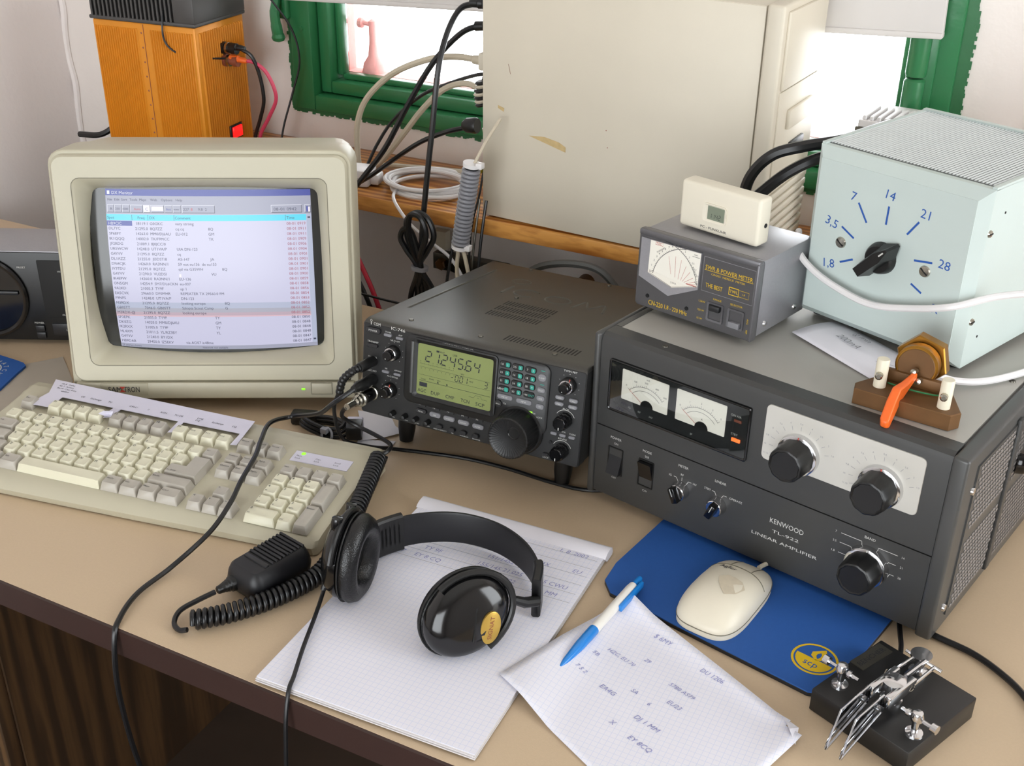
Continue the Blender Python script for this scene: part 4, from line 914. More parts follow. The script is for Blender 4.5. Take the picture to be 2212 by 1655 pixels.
q = MB(); q.loft([[(x, -4, z) for x, z in ((-20, -8), (14, -9), (26, -1.5), (26, 1.5), (14, 9), (-20, 8))], [(x, -23, z) for x, z in ((-18, -4.5), (10, -5), (24, -1.2), (24, 1.2), (10, 5), (-18, 4.5))]], T=Tm); q.build('pointer_grip', 'black', o, 20)
q = MB(); q.box(14, 20, -23.4, -22.8, -.7, .7, T=Tm); q.build('pointer_mark', 'white_print', o)
for x, z in ((33.9, 77.8), (126, 76.9)):
    q = MB(); q.lathe([(0, .5), (6, .5), (5, 2.4), (0, 3)], (x, 0, z), (0, -1, 0), 18); o = q.build('panel_screw', 'nickel', at)
    q = MB(); q.box(x-4.6, x+4.6, -3.2, -2.4, z-.5, z+.5, T=Matrix.Translation((x, 0, z)) @ Matrix.Rotation(R(35), 4, 'Y') @ Matrix.Translation((-x, 0, -z))); q.build('screw_slot', 'dark_slot', o)
for y, z in ((9, 124), (9, 38)):
    q = MB(); q.lathe([(0, 0), (3.6, 0), (3, 1.4), (0, 1.8)], (173, y+4, z), (1, 0, 0), 14); o = q.build('side_screw', 'nickel', at)
    q = MB(); q.box(174.4, 175.1, y+1.2, y+6.8, z-.5, z+.5); q.build('screw_slot', 'dark_slot', o)
for y, z in ((34, 139), (30, 18)):
    q = MB(); q.lathe([(0, 0), (1.3, 0), (1.3, .3), (0, .3)], (173, y, z), (1, 0, 0), 10); q.build('side_hole', 'dark_slot', at)
for x in (5, 160):
    for y in (25, 175):
        q = MB(); q.lathe([(0, 0), (7, 0), (7, 6), (0, 6)], (x, y, -9), (0, 0, -1), 14); q.build('foot', 'black_rubber', at)

# ================================================================== note on the amplifier, homemade key (amplifier frame)
KWM = Matrix.Translation((-0.4075, 0.9818, 0.0095)) @ Matrix.Rotation(R(-12.19), 4, 'Z') @ Matrix.Rotation(R(-0.52), 4, 'X')
def on_kw(name, label, cat, x, y, z=188.0, yaw=0):
    p = KWM @ Vector((x*.001, y*.001, z*.001)); return thing(name, label, cat, p, -12.19+yaw, 0.52)
nt_ = on_kw('paper_note', 'white paper note with pencil writing lying on the amplifier', 'note', 152, 60)
def nz(x, y): return 1.0 + 5.0*max(0, (40-(y-10)*.6-x*.05)/60)**1.0 if False else 1.0+max(0.0, (30-x)*0.12)+max(0, (x-140)*.04)
P4 = [(0, 63), (24, 122), (165, 65), (102, 22)]
vs_ = []; fs_ = []; N = 10
for j in range(N+1):
    for i in range(N+1):
        u, v = i/N, j/N; a = Vector(P4[0])*(1-u)*(1-v)+Vector(P4[3])*u*(1-v)+Vector(P4[1])*(1-u)*v+Vector(P4[2])*u*v
        vs_.append((a.x, a.y, 1.2+3.2*math.sin(math.pi*v)*(1-u)+1.5*(1-v)*(1-u)))
fs_ = [(j*(N+1)+i, j*(N+1)+i+1, (j+1)*(N+1)+i+1, (j+1)*(N+1)+i) for j in range(N) for i in range(N)]
q = MB(); q.add(vs_, fs_); o = q.build('note_sheet', 'paper', nt_, 60); so = o.modifiers.new('t', 'SOLIDIFY'); so.thickness = 0.0004
q = MB(); q.text('Ig min', 62, 92, 7, 5.4, axis='z', rot=-25, shear=.2); q.text('200mA', 55, 76, 8, 5.2, axis='z', rot=-27, shear=.2); q.line([(92, 56), (140, 62)], .5, 3.0, axis='z'); q.build('pencil_writing', 'pencil', nt_, 0)

ky = on_kw('telegraph_key', 'homemade brass telegraph key with bright orange lever on the amplifier', 'telegraph key', 300, 50)
ol = [(-39, -22), (46, -15), (51, -4), (25, 38), (-28, 30), (-43, -11)]
q = MB(); q.prism(ol, 15, 0.2, 0.8, axis='z'); q.build('base_plate', 'brass_dull', ky, 20)
q = MB(); q.lathe([(0, 0), (18.5, 0), (19, 1.2), (19, 11), (17.5, 12), (0, 12)], (-3, 30, 33), (0.10, -1, 0.05), 36); dsc = q.build('brass_disc', 'brass', ky, 25); q = MB(); q.lathe([(0, 12), (16.5, 12), (16, 12.6), (0, 12.6)], (-3, 30, 33), (0.10, -1, 0.05), 36); q.build('disc_face', 'brass_dull', dsc, 20)
q = MB(); q.lathe([(0, 0), (23, 0), (24, 1.5), (24, 12), (23, 13.5), (0, 13.5)], (-4, 45, 33), (0.10, -1, 0.05), 6); q.build('hexagon_nut', 'brass', ky, 20)
q = MB(); q.rbox(-34, 26, 14, 20, 15, 26, .8, T=Matrix.Rotation(R(5), 4, 'Z')); q.build('cross_bar', 'brass_dull', ky)
for x, y, h in ((-24, -3, 26), (35, -4, 26)):
    q = MB(); q.lathe([(0, 0), (5.6, 0), (5.6, h), (5, h+1), (0, h+1)], (x, y, 15), seg=18); o = q.build('nylon_post', 'nylon', ky)
    q = MB(); q.lathe([(0, 0), (3.4, 0), (3.4, 4), (2, 5), (0, 5)], (x+.5, y-5, 28), (0.2, -1, 0), 10); q.build('contact_screw', 'nickel', o)
q = MB(); q.lathe([(0, -3), (2.6, -2), (2.6, 5), (0, 6)], (0, 12, 32), (0, -1, .2), 10); q.lathe([(0, -3), (3, -2), (3, 4), (0, 5)], (5, 12, 24), (0, -1, .2), 10); q.build('pivot_screws', 'nickel', ky)
lv = []
for (x, y, z, w_, h_) in ((1.5, 11, 30, 2.2, 3), (-.5, -4, 24, 3.4, 4.5), (-2.5, -14, 19.5, 4.0, 8), (-2, -24, 11, 4.2, 8), (1, -42, 4.0, 4.2, 5.5), (1.5, -46, 3.2, 2.4, 3)):
    lv.append([(x-w_, y, z-h_), (x+w_, y, z-h_), (x+w_, y-.6*h_, z+h_*.9), (x-w_, y-.6*h_, z+h_*.9)])
q = MB(); q.loft(lv); o = q.build('orange_lever', 'orange_plastic', ky, 50); bv = o.modifiers.new('b', 'BEVEL'); bv.width = .0015; bv.segments = 3
q = MB(); q.tube(catmull([(-20, 6, 16), (0, 2, 18), (20, 8, 17), (28, 6, 20)], 6), .8, 6); q.build('green_wire', 'green_paint', ky)

# ================================================================== PC tower
tw = thing('computer_tower', 'large beige computer tower standing on the wall shelf', 'computer', (-0.748, 1.3712, 0.1355), -3.6)
q = MB(); q.rbox(0, 379, 1, 158, 4, 324, 2); q.build('side_cover', 'tower_beige', tw)
q = MB(); q.rbox(0, 379, 0, 2, 3, 323, .8); pn = q.build('side_panel', 'tower_beige', tw)
q = MB(); q.rbox(380.2, 402, -2, 160, 0, 326, 4, 3); fb = q.build('front_bezel', 'tower_beige', tw)
q = MB(); q.rbox(401, 406, 10, 148, 228, 318, 2); q.rbox(401, 404, 10, 148, 120, 226, 1); q.build('drive_bay_cover', 'tower_beige', fb)
for k in range(9):
    q = MB(); q.rbox(401, 406, 12, 148, 8+k*12, 16+k*12, 1.5, T=Matrix.Translation((0, 0, 0))); q.build('front_slat', 'tower_beige', fb)
q = MB(); q.rbox(403, 409, 40, 130, 176, 200, 2); q.build('floppy_slot', 'tower_beige', fb); q = MB(); q.rbox(403, 408, 60, 110, 140, 156, 2); q.build('reset_button', 'btn_dark', fb)
for x, y in ((15, 40), (15, 140), (360, 40), (360, 140)):
    q = MB(); q.lathe([(0, 0), (8, 0), (8, 4), (0, 4)], (x, y, 4), (0, 0, -1), 12); q.build('foot', 'black_rubber', tw)
q = MB(); q.add([(96, -.3, 128), (118, -.3, 124), (128, -.3, 119), (128, -.3, 112), (108, -.3, 117), (72, -.3, 126)], [(0, 1, 2, 3, 4, 5)]); q.add([(24, -.3, 160), (34, -.3, 157), (33, -.3, 152), (24, -.3, 156)], [(0, 1, 2, 3)]); q.build('glue_stain', 'tape_stain', pn, 0)
q = MB(); q.line([(39.5, 216), (43, 203)], .5, -.3); q.line([(185, 150), (186, 151)], 1.4, -.3); q.line([(188, 128), (189, 129)], 1.2, -.3); q.build('scratches', 'brown_box', pn, 0)
# rear panel with sockets facing the cables
q = MB(); q.box(-2, 0, 8, 152, 8, 318); rp = q.build('rear_panel', 'nickel', tw, 0)
for z in (60, 85, 110, 135): q = MB(); q.box(-2.6, -1.8, 20, 150, z, z+16); q.build('slot_cover', 'steel_dark', rp, 0)

# ================================================================== orange power supply
ps = thing('power_supply', 'orange ribbed power supply with grey heat sink in the room corner', 'power supply', (-1.2371, 1.372, 0.1355), 5.7)
q = MB(); q.rbox(-187, 0, 0, 129, 0, 207, 3, 2); cs = q.build('case', 'orange_psu', ps)
def ribs(mb, a0, a1, n, z0, z1, face):
    for k in range(n):
        a = a0+(a1-a0)*k/(n-1)
        if face == 'f': mb.add([(a-1.5, -.1, z0), (a+1.5, -.1, z0), (a, -2.4, z0+1.5), (a-1.5, -.1, z1), (a+1.5, -.1, z1), (a, -2.4, z1-1.5)], [(0, 1, 2), (3, 5, 4), (0, 2, 5, 3), (1, 4, 5, 2)])
        else: mb.add([(.1, a-1.7, z0), (.1, a+1.7, z0), (2.8, a, z0+1.5), (.1, a-1.7, z1), (.1, a+1.7, z1), (2.8, a, z1-1.5)], [(0, 1, 2), (3, 5, 4), (0, 2, 5, 3), (1, 4, 5, 2)])
q = MB(); ribs(q, -182, -106, 19, 6, 198, 'f'); ribs(q, -80, -6, 18, 6, 198, 'f'); stuff(q.build('front_ribs', 'orange_psu', cs, 0))
q = MB(); ribs(q, 10, 120, 20, 6, 198, 's'); stuff(q.build('side_ribs', 'orange_psu', cs, 0))
q = MB(); q.box(-93.6, -92.8, -.6, 0, 2, 205); q.build('case_seam', 'brown_box', cs, 0)
for k in range(9): q = MB(); q.lathe([(0, 0), (1.6, 0), (0, .8)], (-98, 0, 16+k*22), (0, -1, 0), 8); q.build('rivet', 'brown_box', cs)
q = MB(); q.rbox(-190, 3, -3, 132, 207, 213, 2); hs = q.build('heat_sink', 'heatsink', ps)
for k in range(20):
    q = MB(); q.rbox(-186+k*7.6, -182.6+k*7.6, -2.5, 125, 212, 262, .8, 1); q.build('heat_sink_fin', 'heatsink', hs)
q = MB(); q.rbox(-34, 3, -3, 132, 212, 250, 2); q.build('heat_sink_block', 'heatsink', hs)
for y, z, m_ in ((66, 166, 'black'), (67, 147, 'brown_box')):
    q = MB(); q.lathe([(0, 0), (9.5, 0), (9.5, 5), (7, 6), (7, 16), (8.5, 17), (8.5, 25), (0, 26)], (1, y, z), (1, 0, 0), 20); o = q.build('terminal_post', m_, ps)
    q = MB(); q.lathe([(7.5, 6.5), (9, 7), (9, 11), (7.5, 11.5)], (1, y, z), (1, 0, 0), 18); q.build('terminal_nut', 'nickel', o)
q = MB(); q.rbox(1, 4, 60, 93, 20, 44, 1.5); sw = q.build('switch_bezel', 'black', ps)
q = MB(); q.rbox(3.5, 7, 64, 89, 23, 41, 1.5); q.build('lit_rocker', 'red_lamp', sw)

# ================================================================== rotator control box on the left
ro = thing('rotator_controller', 'black antenna rotator controller with round orange compass dial', 'controller', (-1.255, 0.945, 0.0), 26.3, 0)
q = MB(); q.rbox(-170, 140, 4, 84, 8, 130, 3); q.build('case', 'black_matte', ro)
q = MB(); q.rbox(-172, 142, 0, 8, 6, 132, 2); q.build('front_panel', 'black', ro)
q = MB(); q.rbox(-170, 140, 2, 85, 129, 133, 1); q.build('top_cover', 'meter_side', ro)  # lighter colour stands in for wall light reflected on the top
for x in (-150, 120):
    for y in (20, 70): q = MB(); q.lathe([(0, 0), (8, 0), (8, 8), (0, 8)], (x, y, 8), (0, 0, -1), 12); q.build('foot', 'black_rubber', ro)
cx, cz = -6, 70; q = MB(); q.lathe([(58, -1), (58, 4), (55, 5.5), (51.5, 4.5), (51, 1)], (cx, 0, cz), (0, -1, 0), 56); q.build('dial_ring', 'black_gloss', ro)
q = MB(); q.lathe([(0, .6), (51.5, .6), (51.5, .2)], (cx, 0, cz), (0, -1, 0), 48); df2 = q.build('dial_face', 'btn_dark', ro)
q = MB()
for k in range(72):
    a = R(k*5); r0 = 45 if k % 6 else 42; q.line([(cx+r0*math.cos(a), cz+r0*math.sin(a)), (cx+49*math.cos(a), cz+49*math.sin(a))], .7 if k % 6 else 1.2, -.9)
for k, t in enumerate(('90', '60', '30', '0', '330', '300', '270', '240', '210', '180', '150', '120')): a = R(k*30); q.text(t, cx+37*math.cos(a), cz+37*math.sin(a), 4.5, -.9)
q.text('ROTATOR', cx+22, cz-14, 3.4, -.9); q.build('dial_marks', 'dial_orange', df2, 0)
q = MB(); q.rbox(cx-30, cx+46, -3.5, -2, cz+3, cz+8, .7); q.build('needle', 'black', df2)
q = MB(); q.rbox(70, 136, -1.5, 2, 40, 122, 2); q.build('speed_panel', 'black_matte', ro); q = MB(); q.rbox(76, 132, -2, 2, 14, 32, 1.5); q.build('meter_button', 'btn_dark', ro)
for z in (20, 10): q = MB(); q.rbox(54, 66, -3, 2, z, z+9, 1); q.build('power_switch', 'btn_dark', ro)
q = MB()
for t, x, z in (('HIGH SPEED', 106, 107), ('PRESET', 50, 112), ('CAL', 106, 114), ('POWER', 60, 33), ('LEFT/RIGHT', 104, 23), ('OUT VOL ADJ', 104, 45)): q.text(t, x, z, 2.6, -2.2)
q.build('lettering', 'white_print', ro, 0)
# ================================================================== writing pad
pad = thing('writing_pad', 'squared writing pad with handwritten log at the desk edge under the headphones', 'notepad', (-0.5385, 0.5835, 0), 2.5)
mat('cover_green', '17362F', 0.5)
q = MB(); q.box(-2.5, 207, 3, 303, .3, 1.5); q.build('back_cover', 'cover_green', pad, 0)
q = MB()
for k in range(6): d_ = (k*37 % 5)*.4; q.box(-d_*.5, 208-d_, -d_, 302, 1.5+k*1.0, 2.45+k*1.0)
q.build('page_block', 'paper_edge', pad, 0)
q = MB(); q.box(0, 208, 0, 290, 7.5, 8.0); sh_ = q.build('top_sheet', 'paper_grid', pad, 0)
q = MB(); q.loft([[(x, 284, 7.6), (x, 286, 9.5), (x, 291, 11.5), (x, 299, 12), (x, 304, 9.5), (x, 306, 4), (x, 304, 1), (x, 290, 1.2)] for x in (-2, 50, 110, 160, 210)]); q.build('rolled_back_pages', 'paper', pad, 60)
q = MB()
for k, z in enumerate((276, 262, 248, 234, 219, 205)): q.line([(6, z), (204, z+1.5)], .35, 8.12, axis='z')
q.build('ruled_lines', 'pencil', sh_, 0)
q = MB()
def hand(mb, t, x, y, h, z=8.15, rot=0): mb.text(t, x, y, h, z, axis='z', shear=.18, rot=rot, al='L')
for t, x, y in (('1. 8. 2002', 164, 280), ('TY 9F', 40, 226), ('EY 8 CQ', 37, 212), ('151/145', 104, 240), ('155/145', 100, 225.5), ('589/57', 98, 212), ('21.005', 128, 240), ('21.025', 126, 226), ('24.902', 124, 213), ('UA5 CWU', 158, 226), ('DJ1 MM', 163, 212), ('9A4', 20, 240), ('4X', 155, 252), ('EU', 188, 254), ('0915', 14, 226), ('0927', 10, 212)): hand(q, t, x, y, 5.6)
q.build('handwriting', 'violet_ink', sh_, 0)

# ================================================================== loose sheet
ls = thing('loose_sheet', 'loose white sheet with pale pencil call signs lying beside the pen', 'paper', (-0.356, 0.682, 0), 0)
PC = [Vector((0, 0)), Vector((56.5, 154)), Vector((251, 58)), Vector((194.5, -96))]; N = 26
def sheet_z(u, v, p):
    z = 1.0
    z += 8.2*min(1, max(0, (62-p.x)/36.0))            # over the pad edge
    z += 7.0*max(0, (v-.86)/.14)**2 * (1-u*.6)          # upper edge curls up
    z += 5.0*max(0, (v-.72)/.28)*max(0, 1-abs(u-.02)*7) # corner over the mouse pad
    z += 6.5*max(0, u-.86)/.14*max(0, (v-.55)/.45)
    z += .7*math.sin(u*7+v*3)*.5+.35
    return max(z, .6)
vs_ = []
for j in range(N+1):
    for i in range(N+1):
        u, v = i/N, j/N
        p = (PC[0]*(1-u)+PC[3]*u)*(1-v)+(PC[1]*(1-u)+PC[2]*u)*v
        vs_.append((p.x, p.y, sheet_z(u, v, p)))
fs_ = [(j*(N+1)+i, j*(N+1)+i+1, (j+1)*(N+1)+i+1, (j+1)*(N+1)+i) for j in range(N) for i in range(N) if not (i >= N-2 and j >= N-1)]
q = MB(); q.add(vs_, fs_); o = q.build('sheet', 'paper_grid', ls, 60); so = o.modifiers.new('t', 'SOLIDIFY'); so.thickness = .0003
q = MB(); q.add([(228, 70, 5), (244, 61, 7), (246, 45, 3), (238, 52, 11)], [(0, 1, 3), (1, 2, 3)]); q.build('dog_ear', 'paper', ls, 0)
q = MB()
def onsheet(t, x, y, h, rot=-18):
    v, f, xa, xb = text_geo(t); k = h/.72; ca, sa = math.cos(R(rot)), math.sin(R(rot)); out = []
    e1 = PC[3]-PC[0]; e2 = PC[1]-PC[0]; det = e1.x*e2.y-e1.y*e2.x
    for p in v:
        a, b = p[0]*k+.2*p[1]*k, p[1]*k; w_ = Vector((x+a*ca-b*sa, y+a*sa+b*ca)); u = (w_.x*e2.y-w_.y*e2.x)/det; vv = (e1.x*w_.y-e1.y*w_.x)/det
        out.append((w_.x, w_.y, sheet_z(u, vv, w_)+.7))
    q.add(out, f)
for t, x, y, h in (('$ 6MY', 96, 116, 7), ('HZC, EU 70', 66, 80, 6), ('5B', 56, 70, 6), ('29', 100, 83, 6), ('26', 42, 62, 6), ('7 S 2', 50, 46, 6), ('EA4G', 78, 34, 7), ('SA', 104, 42, 6), ('6', 122, 33, 6), ('5780 AS79', 130, 64, 6), ('EU23', 136, 43, 6.5), ('DJ 1 MM', 118, 14, 7), ('X', 102, -1, 7), ('EY 8CQ', 122, -10, 7), ('DU 1206', 148, 92, 6.5)): onsheet(t, x, y, h*.72)
q.build('faint_writing', 'violet_ink', ls, 0)

# ================================================================== pen
def axis_frame(a, b):
    a, b = Vector(a), Vector(b); z = (b-a).normalized(); x = z.cross(Vector((0, 0, 1))).normalized(); y = z.cross(x)
    return Matrix.Translation(a) @ Matrix((x, y, z)).transposed().to_4x4()
pn_ = thing('ballpoint_pen', 'blue and white ballpoint pen lying on the loose sheet', 'pen', (0, 0, 0)); pn_.location = (-0.316, 0.715, 0.0)
Fp = axis_frame((0, 0, 5.2), (19, 143, 14.2))
q = MB(); q.lathe([(0, 0), (.7, 0), (.8, 3), (1.6, 3.4)], seg=12, T=Fp); q.build('tip', 'nickel', pn_)
q = MB(); q.lathe([(1.6, 3.2), (3.0, 12), (4.0, 24), (4.9, 36), (5.1, 58), (4.9, 60), (4.6, 60.3)], seg=20, T=Fp); q.build('grip', 'pen_blue', pn_)
q = MB(); q.lathe([(4.7, 60), (4.8, 62), (4.8, 125), (4.2, 131), (0, 131)], seg=20, T=Fp); q.build('barrel', 'pen_white', pn_)
q = MB(); q.lathe([(3.2, 130), (3.2, 142), (2.4, 144), (0, 144)], seg=16, T=Fp); q.build('push_button', 'pen_blue', pn_)
q = MB(); q.rbox(4.0, 7.6, -3.6, 3.6, 96, 138, 1.2, T=Fp); q.build('clip', 'pen_blue', pn_)

# ================================================================== mouse pad and mouse
mp = thing('mouse_pad', 'blue fabric mouse pad with yellow round emblem under the mouse', 'mouse pad', (-0.205, 0.89, 0), -13.0)
def mpl(p): d = Vector((p[0]+205, p[1]-890)); a = R(13); return (d.x*math.cos(a)-d.y*math.sin(a), d.x*math.sin(a)+d.y*math.cos(a))
ol = [mpl(p) for p in ((-318, 835), (-117, 790), (-100, 795), (-88, 850), (-72, 925), (-78, 1000), (-270, 1040), (-302, 1030), (-317, 970), (-331, 880), (-330, 850))]
q = MB(); q.prism(ol, 4.2, 0.3, 0, axis='z'); q.build('rubber_base', 'black_rubber', mp, 0)
q = MB(); q.prism(ol, 5.4, 4.2, 0, axis='z'); fa = q.build('fabric_top', 'mousepad_blue', mp, 0)
ec = mpl((-122, 833)); q = MB(); q.line([(ec[0]+19.5*math.cos(R(a)), ec[1]+19.5*math.sin(R(a))) for a in range(0, 361, 10)], 2.2, 5.6, axis='z')
half = [(ec[0]+16.8*math.cos(R(a)), ec[1]+16.8*math.sin(R(a)), 5.6) for a in range(180, 361, 10)]; q.add(half, [tuple(range(len(half)))])
fl = [(1, -1), (-5, 3), (-6, 8), (-1, 13), (3, 17), (6, 12), (7, 6), (5, 1)]; inn = [(1, 2), (-1, 5), (-1, 8), (1, 11), (3, 8), (3, 4), (2.4, 3), (2, 2)]
q.loft([[(ec[0]+a, ec[1]+b, 5.6) for a, b in fl], [(ec[0]+a, ec[1]+b, 5.6) for a, b in inn]], False, False); q.build('emblem', 'yellow_print', fa, 0)
q = MB(); q.text('scp', ec[0], ec[1]-7, 7.5, 5.8, axis='z'); q.build('emblem_lettering', 'mousepad_blue', fa, 0)

ms = thing('computer_mouse', 'cream two button computer mouse on the blue pad', 'mouse', (-0.2165, 0.872, 0.0056), -9.0)
MA, MBb = 31.5, 57.0
def mz(x, y, rho):
    hump = 30 - 0.0042*(y+8)**2 - 0.004*x*x
    return 7 + (hump-7)*(max(0, 1-rho**4.5))**.55
rings = []
for rho in (1.0, 1.0, .985, .96, .92, .85, .72, .5, .25):
    lp = []
    for k in range(48):
        a = 2*math.pi*k/48; ca, sa = math.cos(a), math.sin(a)
        e = 2.0/3.4; x = MA*rho*abs(ca)**e*(1 if ca > 0 else -1); y = MBb*rho*abs(sa)**e*(1 if sa > 0 else -1)
        x *= 1-.05*(y/MBb)
        lp.append((x, y, 0 if len(rings) == 0 else mz(x, y, rho)))
    rings.append(lp)
q = MB(); q.loft(rings); q.build('shell', 'mouse_cream', ms, 60)
def mrho(x, y): xx = x/(1-.05*(y/MBb)); return ((abs(xx)/MA)**3.4+(abs(y)/MBb)**3.4)**(1/3.4)
def mpt(x, y, d=.1): return (x, y, mz(x, y, min(1, mrho(x, y)))+d)
q = MB(); q.tube([mpt(x*.97, 24-.006*x*x) for x in range(-30, 31, 3)], .45, 6); q.tube([mpt(-9, y) for y in range(24, 55, 3)], .4, 6); q.tube([mpt(12, y) for y in range(24, 55, 3)], .4, 6); q.build('button_seams', 'beige_line', ms)
q = MB()
lp = [(MA*1.004*abs(math.cos(a))**(2/3.4)*(1 if math.cos(a) > 0 else -1), MBb*1.004*abs(math.sin(a))**(2/3.4)*(1 if math.sin(a) > 0 else -1)) for a in [2*math.pi*k/48 for k in range(49)]]
q.tube([(x*(1-.05*y/MBb), y, 6) for x, y in lp], .5, 6); q.build('base_seam', 'beige_line', ms)
q = MB(); v, f, xa, xb = text_geo('Agfer'); k = 5.5/.72; q.add([mpt((p[0]-(xa+xb)/2)*k-8, 14+p[1]*k, .35) for p in v], f); q.build('logo', 'black_print', ms, 0)
q = MB(); pts = []
ol = [(6, -18), (14, -12), (18, 0), (12, 7), (4, 9), (-4, 8), (-9, 2), (-6, -6), (0, -13)]
q.add([mpt(a+2, b-6, .22) for a, b in ol]+[mpt(6, -9, .3)], [(i, (i+1) % 9, 9) for i in range(9)]); q.build('worn_patch', 'mouse_dirt', ms, 60)
q = MB(); q.tube(catmull([(6, 56, 9), (10, 70, 8), (20, 90, 5), (40, 120, 4)], 5), 2.2, 8); q.build('mouse_cord', 'mouse_cream', ms)

# ================================================================== iambic paddle
pk = thing('keyer_paddle', 'chrome morse keyer paddle with clear finger plates on black base', 'morse paddle', (-0.0505, 0.802, 0.0005), -23)
q = MB(); q.rbox(-46, 47, -48.5, 49, 0, 22.5, 1.2); q.build('base', 'black', pk)
q = MB(); q.box(-7, 7, -20, 20, 22.4, 23, T=Matrix.Translation((-38, 23, 0)) @ Matrix.Rotation(R(-3), 4, 'Z')); npl = q.build('nameplate', 'steel_dark', pk, 0)
q = MB(); q.text('BENCHER', 0, 0, 5, 23.2, axis='z', w=34, T=Matrix.Translation((-38, 23, 0)) @ Matrix.Rotation(R(87), 4, 'Z')); q.build('nameplate_lettering', 'black_print', npl, 0)
for s_, x in ((-1, -34), (1, 37)):
    q = MB(); q.lathe([(0, 0), (7.5, 0), (7, 2), (3, 3), (3, 13), (5, 14.5), (5.5, 18), (4, 22), (0, 23)], (x, -27, 22.5), seg=18); o = q.build('contact_post', 'chrome', pk)
    q = MB(); q.tube([(x-14, -27, 39), (x+16, -27, 39)], 1.6, 8); q.lathe([(0, 0), (4, 0), (4, 5), (0, 5)], (x+13*s_, -27, 39), (s_, 0, 0), 14); q.lathe([(0, 0), (3.2, 0), (3.2, 3), (0, 3)], (x-6*s_, -27, 39), (-s_, 0, 0), 12); q.build('contact_screw', 'chrome', o)
q = MB(); q.lathe([(0, 0), (9, 0), (9, 3), (6, 4), (6, 16), (10, 17), (10, 22), (7, 24), (0, 24)], (4, -10, 22.5), seg=22); q.build('pivot_column', 'chrome', pk)
for s_ in (-1, 1):
    q = MB(); q.rbox(4+s_*8-3, 4+s_*8+3, -32, 6, 33, 45, 1.5); q.build('lever_arm', 'chrome', pk)
    q = MB(); q.tube([(4+s_*10, 2, 40), (4+s_*9, 34, 40)], 1.5, 8); q.build('lever_rod', 'chrome', pk)
q = MB(); q.lathe([(0, 0), (8, 0), (8, 2), (4, 3), (4, 16), (9, 17), (9, 19.5), (0, 20)], (-2, 38, 22.5), seg=22); o = q.build('spring_post', 'chrome', pk)
q = MB(); q.tube([(4, 34, 40), (4, 6, 40)], 2.6, 10); q.tube([(-14, 34, 40), (20, 34, 40)], 1.4, 8); q.build('spring_bar', 'chrome', pk)
q = MB()
hx = []
for k in range(80): hx.append((-10+k*.33, -2+2.8*math.cos(k*.8), 39+2.8*math.sin(k*.8)))
q.tube(hx, .5, 5); q.build('spring', 'nickel', pk)
for x in (-4, 10):
    ol = [(-34, 47), (-70, 43), (-83, 9), (-34, 29)]
    q = MB(); q.prism(ol, x-1.5, x+1.5, 0, axis='x'); o = q.build('finger_plate', 'acrylic', pk, 0)
    q = MB(); q.tube([(x, -34, 47), (x, -70, 43), (x, -83, 9), (x, -34, 29), (x, -34, 47)], 0.9, 6); q.build('polished_edge', 'chrome', o)
    q = MB(); q.lathe([(0, -3), (3, -2.6), (3, 2.6), (0, 3)], (x, -41, 38), (1, 0, 0), 12); q.build('plate_screw', 'chrome', o)

# ================================================================== headphones
hp = thing('headphones', 'black headphones lying open on the squared pad', 'headphones', (-0.455, 0.73, 0.0085), 0)
def H(p): return (p[0]+455, p[1]-730, p[2]-8.5)
plan = catmull([(-543, 752, 0), (-537, 777, 0), (-515, 808, 0), (-480, 829, 0), (-439, 832, 0), (-402, 818, 0), (-374, 792, 0), (-362, 764, 0)], 8)
def bandloft(pl_, z0, z1, t):
    loops = []
    for i, p in enumerate(pl_):
        d = (pl_[min(i+1, len(pl_)-1)]-pl_[max(i-1, 0)]).normalized(); n = Vector((-d.y, d.x, 0))
        a, b = z0[i] if isinstance(z0, list) else z0, z1[i] if isinstance(z1, list) else z1
        sec = [(-t, a+2), (-t*.6, a), (t*.6, a), (t, a+2), (t, b-2), (t*.6, b), (-t*.6, b), (-t, b-2)]
        loops.append([H((p.x+n.x*s, p.y+n.y*s, z)) for s, z in sec])
    return loops
q = MB(); q.loft(bandloft(plan, 12, 47, 1.8)); q.build('headband', 'black_rubber', hp, 40)
q = MB(); q.loft(bandloft(plan[4:14], 9.5, 51, 4.0)); q.build('slider_housing', 'black', hp, 30)
q = MB(); q.loft(bandloft(plan[-9:], 9.5, 52, 4.2)); q.build('slider_housing', 'black', hp, 30)
q = MB()
for k in range(5): pp = plan[8+k]; q.add([H((pp.x+4.3, pp.y-2.0, 20)), H((pp.x+4.5, pp.y-3.0, 20)), H((pp.x+4.5, pp.y-3.0, 42)), H((pp.x+4.3, pp.y-2.0, 42))], [(0, 1, 2, 3)])
q.build('grip_lines', 'black_gloss', hp, 0)
